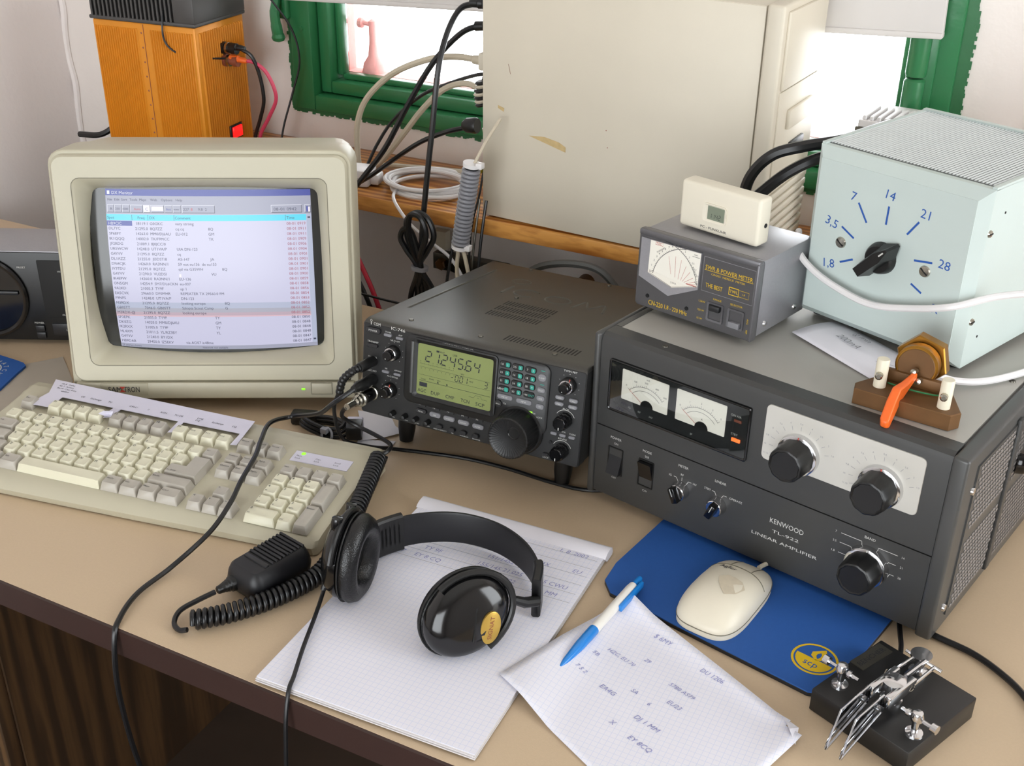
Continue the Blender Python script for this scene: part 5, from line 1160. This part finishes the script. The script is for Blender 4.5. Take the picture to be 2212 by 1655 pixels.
def cup(c, n, up, badge):
    n = Vector(n).normalized(); u = (Vector(up)-n*Vector(up).dot(n)).normalized(); w_ = n.cross(u); c = Vector(H(c)); M_ = Matrix((u, w_, n)).transposed().to_4x4(); M_.translation = c
    E = lambda s, h, a=42, b=34: [(a*s*math.cos(t), b*s*math.sin(t), h) for t in [2*math.pi*k/40 for k in range(40)]]
    q = MB(); q.loft([E(.93, -1), E(1.0, 0), E(1.0, 5), E(.97, 8), E(.9, 13), E(.75, 17), E(.5, 19), E(.12, 19.5)], T=M_); sh2 = q.build('cup_shell', 'black_gloss', hp, 45)
    q = MB(); q.loft([E(.92, -1.5), E(1.02, -4), E(1.05, -9), E(.98, -15), E(.82, -19), E(.66, -18), E(.52, -13), E(.46, -6), E(.44, -4)], True, True, T=M_); q.build('ear_cushion', 'pad_leather', hp, 60)
    q = MB(); q.loft([E(.47, -7), E(.1, -7)], T=M_); q.build('speaker_cloth', 'black_matte', hp)
    q = MB(); lp = E(1.045, -3.2)+[E(1.045, -3.2)[0]]; q.tube(lp, .9, 6, T=M_); q.build('cushion_seam', 'black', sh2)
    if badge:
        off = Matrix.Translation((8, -18, 17.2)) @ Matrix.Rotation(R(12), 4, 'X') @ Matrix.Rotation(R(-45), 4, 'Z')
        q = MB(); q.loft([[(p[0], p[1], -1) for p in E(1, 0, 9.5, 15.5)], [(p[0], p[1], 1.2) for p in E(1, 0, 9.5, 15.5)], [(p[0], p[1], 1.5) for p in E(1, 0, 8.8, 14.8)]], T=M_ @ off); bg = q.build('badge', 'gold', sh2)
        q = MB(); q.text('SIGNAT', 0, 0, 4.2, 1.7, axis='z', w=22, T=M_ @ off @ Matrix.Rotation(R(90), 4, 'Z')); q.build('badge_lettering', 'brown_box', bg, 0)
        q = MB()
        for k in range(9): q.rbox(-3, 3, -1.4, 0, 18.4, 19.8, .3, 1, T=M_ @ Matrix.Translation((-2+k*2.2-8, -6+k*2.2-8, 0)) @ Matrix.Rotation(R(45), 4, 'Z'))
        q.build('vent_slits', 'black_matte', sh2)
        # open C yoke that holds the cup
        q = MB(); q.tube([M_ @ Vector((44*math.cos(a), 36*math.sin(a), 12-4*abs(math.sin(a)))) for a in [R(k) for k in range(-95, 96, 10)]], 3.2, 10); q.build('yoke', 'black', hp)
    else:
        q = MB(); q.tube([M_ @ Vector((44*math.cos(a), 36*math.sin(a), 4)) for a in [R(k) for k in range(-80, 81, 10)]], 3.2, 10); q.build('yoke', 'black', hp)
        for a in (25, -25): q = MB(); q.lathe([(0, -6), (5, -5), (6, 0), (5, 6), (0, 7)], M_ @ Vector((43*math.cos(R(a)), 36*math.sin(R(a)), 8)), M_.to_3x3() @ Vector((1, 0, 0)), 14); q.build('pivot_boss', 'black_gloss', hp)
    return M_
MAc = cup((-533, 719, 48), (-.97, -.16, .06), (.05, .15, 1), False)
MBc = cup((-402, 704, 42), (.70, -.62, .30), (.68, .87, .7), True)
q = MB(); q.tube([H((-360, 762, 30)), H((-366, 748, 36)), H((-372, 738, 44))], [5, 5, 4], 10); q.build('yoke_arm', 'black', hp); q = MB(); q.tube([H((-543, 753, 32)), H((-545, 745, 44)), H((-545, 735, 60))], [5, 5, 4], 10); q.build('yoke_arm', 'black', hp)
q = MB(); q.tube(catmull([H(p) for p in ((-549, 703, 26), (-548, 694, 16), (-538, 668, 12.5), (-522, 628, 12.5), (-508, 596, 12), (-503, 580, 6), (-500, 568, -30), (-497, 560, -110), (-492, 566, -260), (-480, 580, -420))], 8), 2.0, 8); q.build('cord', 'black_cable', hp)
q = MB(); q.tube([H((-548, 706, 30)), H((-549, 696, 18))], [4.5, 2.6], 10); q.build('cord_relief', 'black', hp)

# ================================================================== hand microphone with coiled cord
mc = thing('hand_microphone', 'black hand microphone with ribbed grille and coiled cord beside the keyboard', 'microphone', (-0.617, 0.704, 0.0005), -12)
secs = []
for z, ix, iy in ((0, 5, 6), (5, 1, 1.5), (13, 0, 0), (22, 2, 2), (28, 5, 5), (30.5, 8, 8)):
    secs.append([(p[0], p[1]*1.0, z) for p in rr(0, 0, 50-2*ix, 76-2*iy, max(4, 13-ix), 5)])
q = MB(); q.loft(secs); q.build('body', 'black_rubber', mc, 35)
for k in range(9):
    y = -9+k*4.6; q = MB(); q.rbox(-17, 17, y, y+2.9, 28.5, 32.6, .8, 1); q.build('grille_rib', 'black_rubber', mc)
q = MB(); q.rbox(-16, 16, -17, -11.5, 27, 32, 1.5, 2); q.build('grille_lip', 'btn_dark', mc)
q = MB(); q.lathe([(0, 0), (8, 0), (7.5, 4), (6.2, 5), (6.2, 7), (5.6, 7.5), (5.4, 10), (4.8, 10.5), (4.6, 13), (4.2, 13.5), (4, 17), (3, 18), (0, 18)], (-9, -36, 13), (-.12, -1, 0), 18); q.build('strain_relief', 'black', mc)
def MCL(p): d = Vector((p[0]+617, p[1]-704)); a = R(12); return (d.x*math.cos(a)-d.y*math.sin(a), d.x*math.sin(a)+d.y*math.cos(a), p[2]-.5)
q = MB(); q.tube(catmull([MCL(p) for p in ((-640, 652, 13), (-648, 636, 11), (-655, 620, 8), (-651, 607, 5), (-641, 602, 4), (-633, 604, 6))], 6), 2.5, 8); q.build('cord_tail', 'black_cable', mc)
core = catmull([(-634, 612, 10.5), (-611, 636, 10.5), (-589, 672, 10.5), (-573, 718, 11), (-575, 752, 15), (-579, 779, 20), (-592, 820, 27), (-608, 868, 31), (-619, 900, 33)], 24)
L_ = [0.0]
for a, b in zip(core, core[1:]): L_.append(L_[-1]+(b-a).length)
tot = L_[-1]; turns = int(tot/5.4); npt = turns*12; hel = []; j = 0
for k in range(npt+1):
    s = tot*k/npt
    while j < len(L_)-2 and L_[j+1] < s: j += 1
    t = (s-L_[j])/max(1e-6, L_[j+1]-L_[j]); p = core[j].lerp(core[j+1], t); d = (core[j+1]-core[j]).normalized()
    n1 = d.cross(Vector((0, 0, 1))).normalized(); n2 = n1.cross(d); a = 2*math.pi*k/12
    hel.append(MCL(p+n1*7.6*math.cos(a)+n2*7.6*math.sin(a)))
q = MB(); q.tube(hel, 2.35, 6); q.build('coiled_cord', 'black_cable', mc, 80)

# Icom sockets
ICM = Matrix.Translation((-673.5, 962.6, 160.5)) @ Matrix.Rotation(R(1.09), 4, 'Z') @ Matrix.Rotation(R(-8.0), 4, 'X')
def ip(x, y, z): return ICM @ Vector((x, y, z))
axn = (ip(0, -1, 0)-ip(0, 0, 0))
W = lambda pts: [MCL(p) for p in pts]
q = MB(); q.tube(catmull(W([(-619, 900, 33), (-614, 912, 36), (-622, 926, 34), (-650, 940, 30), (-678, 945, 32), (-690, 935, 45), (-676, 918, 66), ip(15.5, -52, -85)]), 8), 2.4, 8); q.build('cord_lead', 'black_cable', mc)
def w2mc(p): return Vector(MCL(p))
pl0 = w2mc(ip(15.5, -1, -84)); dirm = (w2mc(ip(15.5, -20, -84))-pl0).normalized()
q = MB(); q.lathe([(0, 0), (8.2, 0), (8.2, 3), (7, 3.5), (7, 22), (8.2, 22.5), (8.2, 26), (6.5, 27), (6.5, 31), (5, 32), (5.2, 36), (3.6, 38), (3.6, 52), (0, 52)], pl0, dirm, 22); q.build('plug', 'nickel', mc)
q = MB(); q.lathe([(7.1, 4), (7.4, 5), (7.4, 20), (7.1, 21.5)], pl0, dirm, 22); q.build('plug_grip', 'black_gloss', mc)
fc = w2mc((-694, 962, 14)); q = MB(); q.rbox(-13, 13, -9, 9, -8, 10, 2, T=Matrix.Translation(fc) @ Matrix.Rotation(R(-50), 4, 'Z')); fx_ = q.build('ferrite_clip', 'black', mc)
q = MB(); q.rbox(-13.3, -6, -9.4, 9.4, -8.4, 10.4, 2, T=Matrix.Translation(fc) @ Matrix.Rotation(R(-50), 4, 'Z')); q.build('ferrite_tape', 'paper_lavender', fx_)
# ================================================================== cables and small things
def cable(name, label, pts, r, m, group=None, n=8, seg=8, extra=None, cat='cable'):
    t = thing(name, label, cat, Vector(pts[0])*.001, group=group); o0 = Vector(pts[0])
    q = MB(); q.tube(catmull([Vector(p)-o0 for p in pts], n), r, seg); q.build('cord', m, t)
    if extra: extra(t, o0)
    return t
def plugat(p, d, prof, m, nm='plug', seg=18):
    def f(t, o0):
        q = MB(); q.lathe(prof, Vector(p)-o0, d, seg); q.build(nm, m, t)
    return f
# key lead from the transceiver over the keyboard and down the desk front
k0 = ip(15, -38, -68)
cable('key_lead', 'black cable crossing the keyboard and dropping over the desk edge', [k0, k0+axn*22+Vector((-14, 0, -14)), (-700, 905, 62), (-752, 925, 34), (-757, 890, 42), (-738, 850, 46), (-722, 820, 47), (-705, 775, 46), (-692, 742, 43), (-690, 706, 30), (-708, 668, 7), (-711, 625, 4.5), (-700, 590, 4.5), (-694, 574, -8), (-694, 568, -70), (-690, 574, -170), (-676, 590, -270), (-655, 600, -340), (-630, 610, -420)], 2.6, 'black_cable',
      extra=plugat(ip(15, 0, -68), axn, [(0, 0), (6, 0), (6.4, 2), (6.4, 30), (5.2, 34), (4, 40), (0, 40)], 'black'))
def boot(t, o0):
    a = ip(14, -26, -47); q = MB(); q.lathe([(0, 0), (5.6, 0), (6, 2), (6, 24), (5, 28), (0, 28)], ip(14, 0, -47)-o0, axn, 18); q.build('plug', 'black', t)
    pts = catmull([a-o0, a+axn*8+Vector((-6, 0, -4))-o0, a+axn*12+Vector((-16, 0, -16))-o0, a+axn*12+Vector((-22, 0, -34))-o0], 10)
    q = MB(); q.tube(pts, [4.6 if k % 3 else 3.6 for k in range(len(pts))], 10); q.build('spring_boot', 'black', t)
b0 = ip(14, -26, -47)+axn*12+Vector((-22, 0, -30))
cable('phones_lead', 'thin black cable lying on the desk in front of the transceiver', [b0, (-690, 920, 60), (-688, 930, 20), (-668, 950, 5), (-640, 962, 3), (-600, 974, 2.5), (-555, 984, 2.5), (-505, 987, 2.5), (-455, 985, 2.5), (-415, 988, 2.5), (-380, 1005, 2.5)], 2.2, 'black_cable', extra=boot)
# loops of spare cord
pts = []
for k in range(55):
    a = k*.36; pts.append((-733+34*math.cos(a)*(1-.004*k), 957+15*math.sin(a)*(1-.003*k), 4+k*.28+2*math.sin(a*2)))
def tiegrip(t, o0):
    q = MB(); q.tube([Vector((-718+7*math.cos(a), 944+3*math.sin(a)-4, 10+9*math.sin(a)))-o0 for a in [R(x) for x in range(0, 361, 30)]], 1.6, 6); q.box(-724-o0.x, -716-o0.x, 936-o0.y, 942-o0.y, 14-o0.z, 20-o0.z); q.build('tie', 'tie_grey', t)
cable('spare_cord', 'small black coil of spare cord tied with a grey tie behind the keyboard', pts, 2.4, 'black_cable', extra=tiegrip, n=3)
bxk = thing('plug_block', 'small black plug block lying between keyboard and monitor', 'plug', (-0.768, 0.966, 0.0005), 20)
q = MB(); q.rbox(-16, 16, -8, 8, 0, 15, 3); q.build('body', 'black', bxk); q = MB(); q.lathe([(0, 0), (4, 0), (3, 8), (0, 8)], (16, 0, 7), (1, 0, 0), 12); q.build('cord_boot', 'black', bxk)

# paper slips by the transceiver
for nm, lb, pts, z in (('paper_slip', 'torn white paper slip beneath the left front corner of the transceiver', [(-728, 1018), (-700, 985), (-684, 962), (-668, 975), (-657, 992), (-651, 1000), (-668, 1008), (-690, 1030)], 2.4),
                       ('paper_slip', 'narrow white paper strip in front of the transceiver paper slip', [(-690, 962), (-684, 948), (-648, 970), (-650, 980)], 1.2)):
    c_ = (sum(p[0] for p in pts)/len(pts), sum(p[1] for p in pts)/len(pts)); q = MB(); q.prism([(p[0]-c_[0], p[1]-c_[1]) for p in pts], z, z-.5, axis='z'); o = q.build(nm, 'paper', None, 0); o.location = (c_[0]*.001, c_[1]*.001, 0); tag(o, lb, 'paper')

# things at the left edge of the desk
fo_ = [(-1215, 862), (-1150, 955), (-1088, 912), (-1052, 845), (-1090, 800), (-1180, 800)]
q = MB(); q.prism([(p[0]+1130, p[1]-870) for p in fo_], 1.0, .2, axis='z'); o = q.build('plastic_folder', mat('folder', 'B4AA9C', 0.35, var=.06), None, 0); o.location = (-1.13, .87, 0); tag(o, 'greyish sheet lying between the keyboard and the black controller', 'folder')
bp_ = thing('blue_mat', 'rounded blue mat with white circular lettering at the left desk edge', 'mat', (-1.20, 0.872, 0.0012), 0)
ol = [(-66, 44), (10, 43), (24, 42), (32, 38), (35, 30), (38, 20), (56, -28), (50, -42), (-60, -48)]
q = MB(); q.prism(ol, 3.0, 0, axis='z'); mt_ = q.build('mat_sheet', 'mousepad_blue', bp_, 0)
q = MB()
for k, ch_ in enumerate('MATCH   MATCH   '):
    a = R(95-k*23)
    if ch_ != ' ': q.text(ch_, -4+26*math.cos(a), 4+26*math.sin(a), 6, 3.2, axis='z', rot=math.degrees(a)-90)
q.line([(-4+20*math.cos(R(a)), 4+20*math.sin(R(a))) for a in range(0, 361, 15)], 1.5, 3.2, axis='z'); q.build('mat_lettering', 'white_print', mt_, 0)

# ---- cables at the back of the tower (rear face x about -750)
def boot2(p, d, L, r, m='black'): return plugat(p, d, [(0, 0), (r, 0), (r, L*.35), (r*.8, L*.4), (r*.85, L*.6), (r*.7, L*.65), (r*.72, L), (0, L)], m)
cable('monitor_power_lead', 'thick black cord from the topmost tower socket dropping straight down', [(-772, 1398, 417), (-792, 1392, 410), (-800, 1372, 385), (-803, 1350, 340), (-806, 1335, 260), (-810, 1322, 180), (-814, 1314, 110), (-817, 1312, 66), (-815, 1316, 20), (-812, 1330, -60)], 4.0, 'black_cable', extra=boot2((-750, 1400, 418), (-1, -.1, 0), 30, 9))
cable('tower_power_lead', 'black cord curving from the second tower plug down behind the monitor', [(-775, 1420, 386), (-805, 1412, 372), (-842, 1398, 330), (-875, 1382, 270), (-905, 1368, 210), (-935, 1350, 165), (-952, 1338, 140), (-965, 1330, 110)], 4.0, 'black_cable', extra=boot2((-750, 1420, 387), (-1, -.1, -.1), 34, 9))
cable('serial_lead', 'thin black cable from the tower sweeping down beside the monitor', [(-765, 1440, 318), (-800, 1446, 310), (-850, 1455, 290), (-900, 1460, 265), (-945, 1455, 225), (-965, 1440, 190), (-975, 1425, 160)], 2.6, 'black_cable')
cable('keyboard_lead', 'black cord from the lowest tower plug to behind the monitor', [(-765, 1360, 262), (-800, 1362, 250), (-850, 1372, 225), (-900, 1378, 190), (-940, 1375, 160), (-975, 1368, 138)], 3.4, 'black_cable', extra=plugat((-750, 1360, 266), (-1, 0, -.1), [(0, 0), (10, 0), (11, 3), (10, 16), (6, 22), (0, 22)], 'black'))
cable('video_lead', 'cream video cable arching from the tower over the monitor', [(-790, 1440, 333), (-830, 1446, 332), (-880, 1450, 322), (-940, 1450, 295), (-985, 1448, 255), (-1003, 1445, 215), (-1004, 1442, 170), (-1000, 1440, 140)], 4.6, 'cream_cable', extra=lambda t, o0: (MB().rbox(-786-o0.x, -752-o0.x, 1426-o0.y, 1454-o0.y, 322-o0.z, 346-o0.z, 3).build('plug_shell', 'tower_beige', t), MB().lathe([(0, 0), (7, 0), (6, 14), (4, 16), (0, 16)], Vector((-786, 1440, 333))-o0, (-1, 0, 0), 14).build('plug_boot', 'cream_cable', t)))
cable('loop_lead', 'cream cable looping up from the shelf to the tower', [(-760, 1420, 275), (-775, 1430, 290), (-810, 1440, 298), (-850, 1445, 285), (-890, 1450, 250), (-930, 1458, 205), (-965, 1462, 165), (-985, 1460, 145)], 4.4, 'cream_cable')
cable('hanging_lead', 'cream cable bowing from the tower down to the shelf coil', [(-755, 1390, 255), (-752, 1396, 230), (-760, 1410, 200), (-790, 1440, 175), (-830, 1470, 158), (-880, 1490, 148), (-940, 1490, 143), (-1000, 1480, 141)], 4.2, 'cream_cable')
# screw locks and striped coil near the video plug
cable('striped_coil', 'beige and black wound ferrite coil hanging by the tower', [(-757, 1400, 330), (-756, 1392, 322), (-757, 1388, 310), (-759, 1386, 300)], 4, 'black_cable', extra=lambda t, o0: [MB().lathe([(9-3*abs(k-3)/4, 0), (11-3*abs(k-3)/4, 2), (9-3*abs(k-3)/4, 4.4)], Vector((-759, 1386, 320-k*5))-o0, (.2, .1, -1), 16).build('coil_turn', 'cream_cable' if k % 2 else 'black_cable', t) for k in range(7)], cat='coil')
cable('yellow_plug', 'yellow plug on a thin cable at the lower left of the tower', [(-752, 1385, 205), (-752, 1378, 190), (-754, 1372, 165), (-756, 1352, 120), (-757, 1345, 60)], 1.6, 'black_cable', extra=plugat((-752, 1375, 201), (1, .05, 0), [(0, -24), (5, -24), (5.5, -20), (5.5, 0), (0, 0)], 'yellow_plug'), cat='plug')
# white coil lying on the shelf
pts = []
for k in range(150):
    a = k*.21; rr_ = 1+.10*math.sin(k*.37); pts.append((-872+62*rr_*math.cos(a)+6*math.sin(k*.13), 1432+46*rr_*math.sin(a), 139.5+.085*k+2*math.sin(a*1.0)))
cable('white_cable_coil', 'coil of white cable lying on the pine shelf', pts, 3.2, 'white_cable', n=2)
ad = thing('white_adapter', 'white plastic adapter lying on the shelf behind the monitor', 'adapter', (-0.985, 1.405, 0.1355), 12)
q = MB(); q.rbox(-34, 28, -20, 20, 0, 26, 4, 2); q.rbox(28, 42, -12, 12, 3, 19, 3); q.build('shell', 'white_cable', ad); q = MB(); q.box(-34.3, 28.3, -20.3, 20.3, 13, 13.8); q.build('shell_seam', 'tie_grey', ad)
cable('white_network_lead', 'white cable hanging from the shelf edge behind the black loop', [(-905, 1395, 142), (-890, 1362, 142), (-870, 1345, 132), (-845, 1340, 112), (-815, 1345, 90), (-790, 1352, 70), (-768, 1350, 40), (-760, 1345, 0)], 2.4, 'white_cable')
# ribbed grey coil of cord hanging beside the tower
rb = thing('ribbed_coil', 'grey ribbed coil of cord hanging upright in front of the shelf', 'cable', (-0.744, 1.300, 0.118), 0)
for k in range(19):
    q = MB(); q.lathe([(9.5, 0), (12.2, 1.2), (12.6, 2.8), (12.2, 4.4), (9.5, 5.6)], (18*k/19, 0, 5.75*k), (.16, 0, 1), 20); q.build('cord_turn', 'tie_grey', rb)
q = MB(); q.lathe([(0, 0), (9.6, 0), (9.6, 118), (0, 118)], (0, 0, -4), (.16, 0, 1), 16); q.build('core', 'black_rubber', rb)
for z, x in ((-6, -1), (112, 18)):
    q = MB(); q.lathe([(10.5, 0), (11.8, 0), (11.8, 5), (10.5, 5)], (x, 0, z), (.16, 0, 1), 20); q.rbox(x+9, x+18, -6, 4, z-1, z+7, 1.5); q.build('cable_tie', 'white_cable', rb)
q = MB(); q.tube(catmull([(-2, -2, -8), (-6, 0, -40), (-4, 4, -90)], 6), 2.8, 8); q.tube(catmull([(6, -2, -8), (12, 0, -40), (18, 4, -90)], 6), 2.8, 8); q.build('free_ends', 'cream_cable', rb)
q = MB(); q.tube(catmull([(20, 0, 112), (28, 20, 140), (34, 50, 165)], 6), 2.2, 8); q.build('upper_lead', 'cream_cable', rb)
for dx, m_, lb in ((0, 'black_cable', 'thin black lead running down left of the ribbed coil'), (30, 'steel_dark', 'bare grey lead running down right of the ribbed coil'), (40, 'black_cable', 'thin black lead running down beside the tower corner')):
    cable('coax_lead', lb, [(-760+dx, 1330, 175 if dx else 120), (-762+dx, 1318, 120), (-764+dx-(8 if not dx else 0), 1312, 60), (-764+dx-(16 if not dx else 0), 1316, 0), (-764+dx-16, 1325, -60)], 2.2 if m_ != 'steel_dark' else 1.6, m_)
# black cord folded and tied behind the transceiver
pts = [(-812, 1318, -60), (-820, 1312, 20), (-817, 1308, 66), (-800, 1304, 95), (-787, 1302, 120), (-795, 1302, 143), (-812, 1303, 150), (-830, 1304, 138), (-832, 1305, 112), (-822, 1306, 85), (-814, 1308, 64), (-800, 1312, 40), (-790, 1318, 10), (-786, 1326, -60)]
def tie2(t, o0):
    q = MB(); q.lathe([(10, 0), (12.5, 0), (12.5, 5), (10, 5)], Vector((-816, 1309, 63))-o0, (.1, .1, 1), 20); q.build('cable_tie', 'tie_grey', t)
    q = MB(); q.tube(catmull([Vector(p)-o0 for p in ((-842, 1322, -60), (-834, 1312, 15), (-818, 1307, 64), (-834, 1304, 92), (-842, 1303, 108), (-836, 1303, 122), (-824, 1304, 118), (-812, 1307, 66), (-824, 1314, 20), (-830, 1324, -60))], 8), 4.2, 8); q.build('second_cord', 'black_cable', t)
    q = MB(); q.tube(catmull([Vector(p)-o0 for p in ((-816, 1314, 60), (-808, 1300, 90), (-796, 1296, 122), (-804, 1296, 146), (-822, 1298, 146), (-826, 1300, 120), (-818, 1304, 84), (-812, 1312, 58), (-806, 1322, 0), (-800, 1330, -60))], 8), 4.2, 8); q.build('third_cord', 'black_cable', t)
cable('tied_power_cord', 'folded black power cord held by a grey tie behind the transceiver', pts, 4.2, 'black_cable', extra=tie2)
# wall clamp under the shelf
wc = thing('pipe_clamp', 'rusty steel clamp bolted to the wall under the shelf', 'clamp', (-0.90, 1.545, -0.06), 0)
q = MB(); q.rbox(-34, 100, -4, 14, 18, 46, 1); q.build('strap', 'steel_dark', wc); q = MB(); q.rbox(-36, -10, -3, 14, 52, 84, 2); q.build('socket_plate', 'nylon', wc)
for x, m_ in ((10, 'nickel'), (-16, 'brass_dull')): q = MB(); q.lathe([(0, 0), (10, 0), (10, 8), (8, 10), (0, 10)], (x, -4, 30), (0, -1, 0), 6); q.build('bolt', m_, wc, 20)
# power cables behind the monitor
cable('red_power_lead', 'red power cable running behind the monitor toward the transceiver', [(-955, 1330, 90), (-925, 1322, 45), (-898, 1312, 8), (-880, 1310, -40), (-872, 1315, -90)], 3.6, 'red_cable')
cable('black_power_lead', 'black power cable beside the red one behind the monitor', [(-960, 1322, 82), (-932, 1314, 36), (-906, 1308, -5), (-890, 1312, -60)], 3.4, 'black_cable')
cable('thin_rear_lead', 'thin black lead crossing low behind the transceiver', [(-985, 1290, 25), (-945, 1292, 14), (-900, 1296, 11), (-850, 1298, 9), (-780, 1300, 10), (-700, 1310, 20)], 1.8, 'black_cable')
cable('grey_rear_lead', 'thick grey cable arching up behind the transceiver', [(-690, 1345, 40), (-655, 1345, 82), (-612, 1350, 98), (-565, 1352, 99), (-535, 1350, 80), (-515, 1345, 55), (-500, 1340, 20)], 5.2, 'grey_cable')
wk = thing('wall_socket', 'small brown socket on the wall behind the transceiver', 'socket', (-0.655, 1.535, -0.03), 0)
q = MB(); q.lathe([(0, 0), (14, 0), (13, 16), (9, 20), (0, 20)], (0, 0, 22), (0, -1, 0), 20); q.build('socket_body', 'brass_dull', wk); q = MB(); q.rbox(-12, 14, -22, 4, -6, 16, 3); q.build('socket_plug', 'black', wk)

# ---- leads on the orange power supply
cable('red_supply_lead', 'pink red lead curving down from the orange power supply', [(-1.210*1000, 1442, 285), (-1190, 1447, 282), (-1170, 1450, 266), (-1159, 1452, 232), (-1175, 1452, 200), (-1195, 1452, 170), (-1203, 1452, 142)], 3.0, 'pink_cable', extra=plugat((-1232, 1440, 287), (1, .1, -.1), [(0, 0), (5, 0), (6, 3), (6, 14), (4.5, 16), (4.5, 24), (3.2, 30), (0, 30)], 'orange_plastic'))
cable('black_supply_lead', 'black lead curving down from the orange power supply', [(-1208, 1440, 302), (-1192, 1443, 292), (-1184, 1448, 262), (-1182, 1450, 225), (-1192, 1450, 195), (-1205, 1450, 165), (-1210, 1450, 140)], 3.0, 'black_cable', extra=plugat((-1232, 1438, 305), (1, .1, -.05), [(0, 0), (5, 0), (6, 3), (6, 14), (4.5, 16), (4.5, 24), (3.2, 30), (0, 30)], 'black'))
cable('thin_supply_lead', 'thin black wire looping over the front of the power supply heat sink', [(-1300, 1420, 400), (-1292, 1376, 372), (-1290, 1362, 345), (-1288, 1362, 318), (-1272, 1370, 302), (-1250, 1390, 294), (-1232, 1428, 288)], 1.5, 'black_cable')
cable('rear_supply_lead', 'thin black wire hanging down the wall right of the power supply', [(-1222, 1500, 395), (-1200, 1515, 362), (-1178, 1530, 318), (-1172, 1535, 270), (-1186, 1530, 220), (-1200, 1520, 170), (-1206, 1515, 140)], 1.7, 'black_cable')
cable('corner_lead', 'black cable end showing left of the power supply foot', [(-1432, 1420, 190), (-1448, 1400, 165), (-1475, 1385, 145), (-1520, 1380, 140)], 5, 'black_cable')
dk_ = thing('dark_knob', 'small dark round cap on the shelf right of the power supply', 'cap', (-1.165, 1.42, 0.1355)); q = MB(); q.lathe([(0, 0), (15, 0), (15, 22), (12, 30), (0, 32)], seg=20); q.build('cap_body', 'black', dk_)

# ---- coax between switch box and meter, white cables on the amplifier
cable('thick_coax', 'thick black coax looping from the switch box behind the clock', [(-205, 1290, 360), (-240, 1240, 352), (-275, 1210, 347), (-305, 1200, 336), (-325, 1198, 312), (-330, 1195, 285), (-318, 1180, 262), (-300, 1162, 252)], 6.4, 'black_cable', extra=plugat((-300, 1164, 252), (.5, -.85, -.1), [(0, 0), (8, 0), (8, 10), (0, 10)], 'nickel'))
cable('thick_coax', 'second thick black coax running lower from the switch box to the meter', [(-195, 1300, 340), (-235, 1245, 338), (-262, 1215, 334), (-288, 1205, 318), (-312, 1200, 294), (-330, 1190, 272), (-330, 1172, 250), (-322, 1160, 238)], 6.4, 'black_cable', extra=plugat((-322, 1162, 238), (.5, -.85, -.1), [(0, 0), (8, 0), (8, 10), (0, 10)], 'nickel'))
AM = Matrix.Translation((-234.7, 1115.6, 211.9)) @ Matrix.Rotation(R(-21.67), 4, 'Z') @ Matrix.Rotation(R(.5), 4, 'X')
ap = lambda x, y, z: tuple(AM @ Vector((x, y, z)))
cable('white_lead', 'white cable drooping across the front of the pale blue switch box', [ap(-30, 20, 66), ap(-8, -8, 58), ap(15, -12, 45), ap(48, -13, 36), ap(85, -14, 33), ap(125, -14, 43), ap(165, -12, 58), ap(195, 20, 70), ap(260, 60, 86), ap(330, 90, 104)], 3.4, 'white_cable')
kp = lambda x, y, z: tuple((KWM @ Vector((x*.001, y*.001, z*.001)))*1000)
cable('key_cable', 'white cable leaving the brass key to the right over the amplifier', [kp(306, 98, 205), kp(318, 116, 196), kp(335, 135, 193), kp(352, 165, 192.5), kp(372, 215, 193), kp(392, 260, 198), kp(430, 320, 204)], 3.4, 'white_cable')
cable('paddle_lead', 'black cable running from under the amplifier to the right desk side', [(-90, 948, 4), (-60, 935, 4), (-38, 920, 3.5), (0, 910, 3.2), (28, 893, 3.2), (48, 873, 3.2), (66, 840, 3.2), (80, 780, 3.2)], 2.9, 'black_cable')
cable('paddle_cable', 'short black cord from under the amplifier to the morse paddle', [(-80, 960, 4), (-70, 935, 4), (-62, 905, 4), (-57, 880, 7), (-55, 850, 9)], 2.4, 'black_cable')
# device on the shelf behind the switch box
db = thing('shelf_device', 'white slotted device with red brown front behind the switch box', 'device', (-0.268, 1.44, 0.1355), -6)
q = MB(); q.rbox(0, 110, 0, 90, 0, 186, 2); q.build('case', 'white_cable', db); q = MB(); q.rbox(-2, 50, -3, 2, 120, 178, 1.5); fr_ = q.build('front_frame', 'steel_dark', db); q = MB(); q.box(3, 46, -3.6, -2.6, 124, 173); q.build('front_window', 'brown_box', fr_, 0)
for k in range(12): q = MB(); q.rbox(4+k*8.6, 9+k*8.6, 3, 60, 185.5, 191, 1, 1); q.build('top_slat', 'white_cable', db)
# wire on the right wall side
cable('wall_wire', 'dark wire running up the back wall at the far right', [(-115, 1553, 268), (-95, 1553, 282), (-60, 1553, 305), (-20, 1553, 335), (60, 1553, 390)], 2.6, 'brown_box')
# flat print made of many tiny strokes stays one joined part each
for o in scene.objects:
    if o.type == 'MESH' and o.parent is not None and o.name.split('.')[0] in ('lettering', 'teal_lettering', 'yellow_lettering', 'handwriting', 'typed_notes', 'pen_marks', 'faint_writing', 'pencil_writing', 'screen_text', 'display_segments', 'dial_marks', 'dial_scale', 'mat_lettering', 'ruled_lines', 'indicator_lettering'):
        o['kind'] = 'stuff'
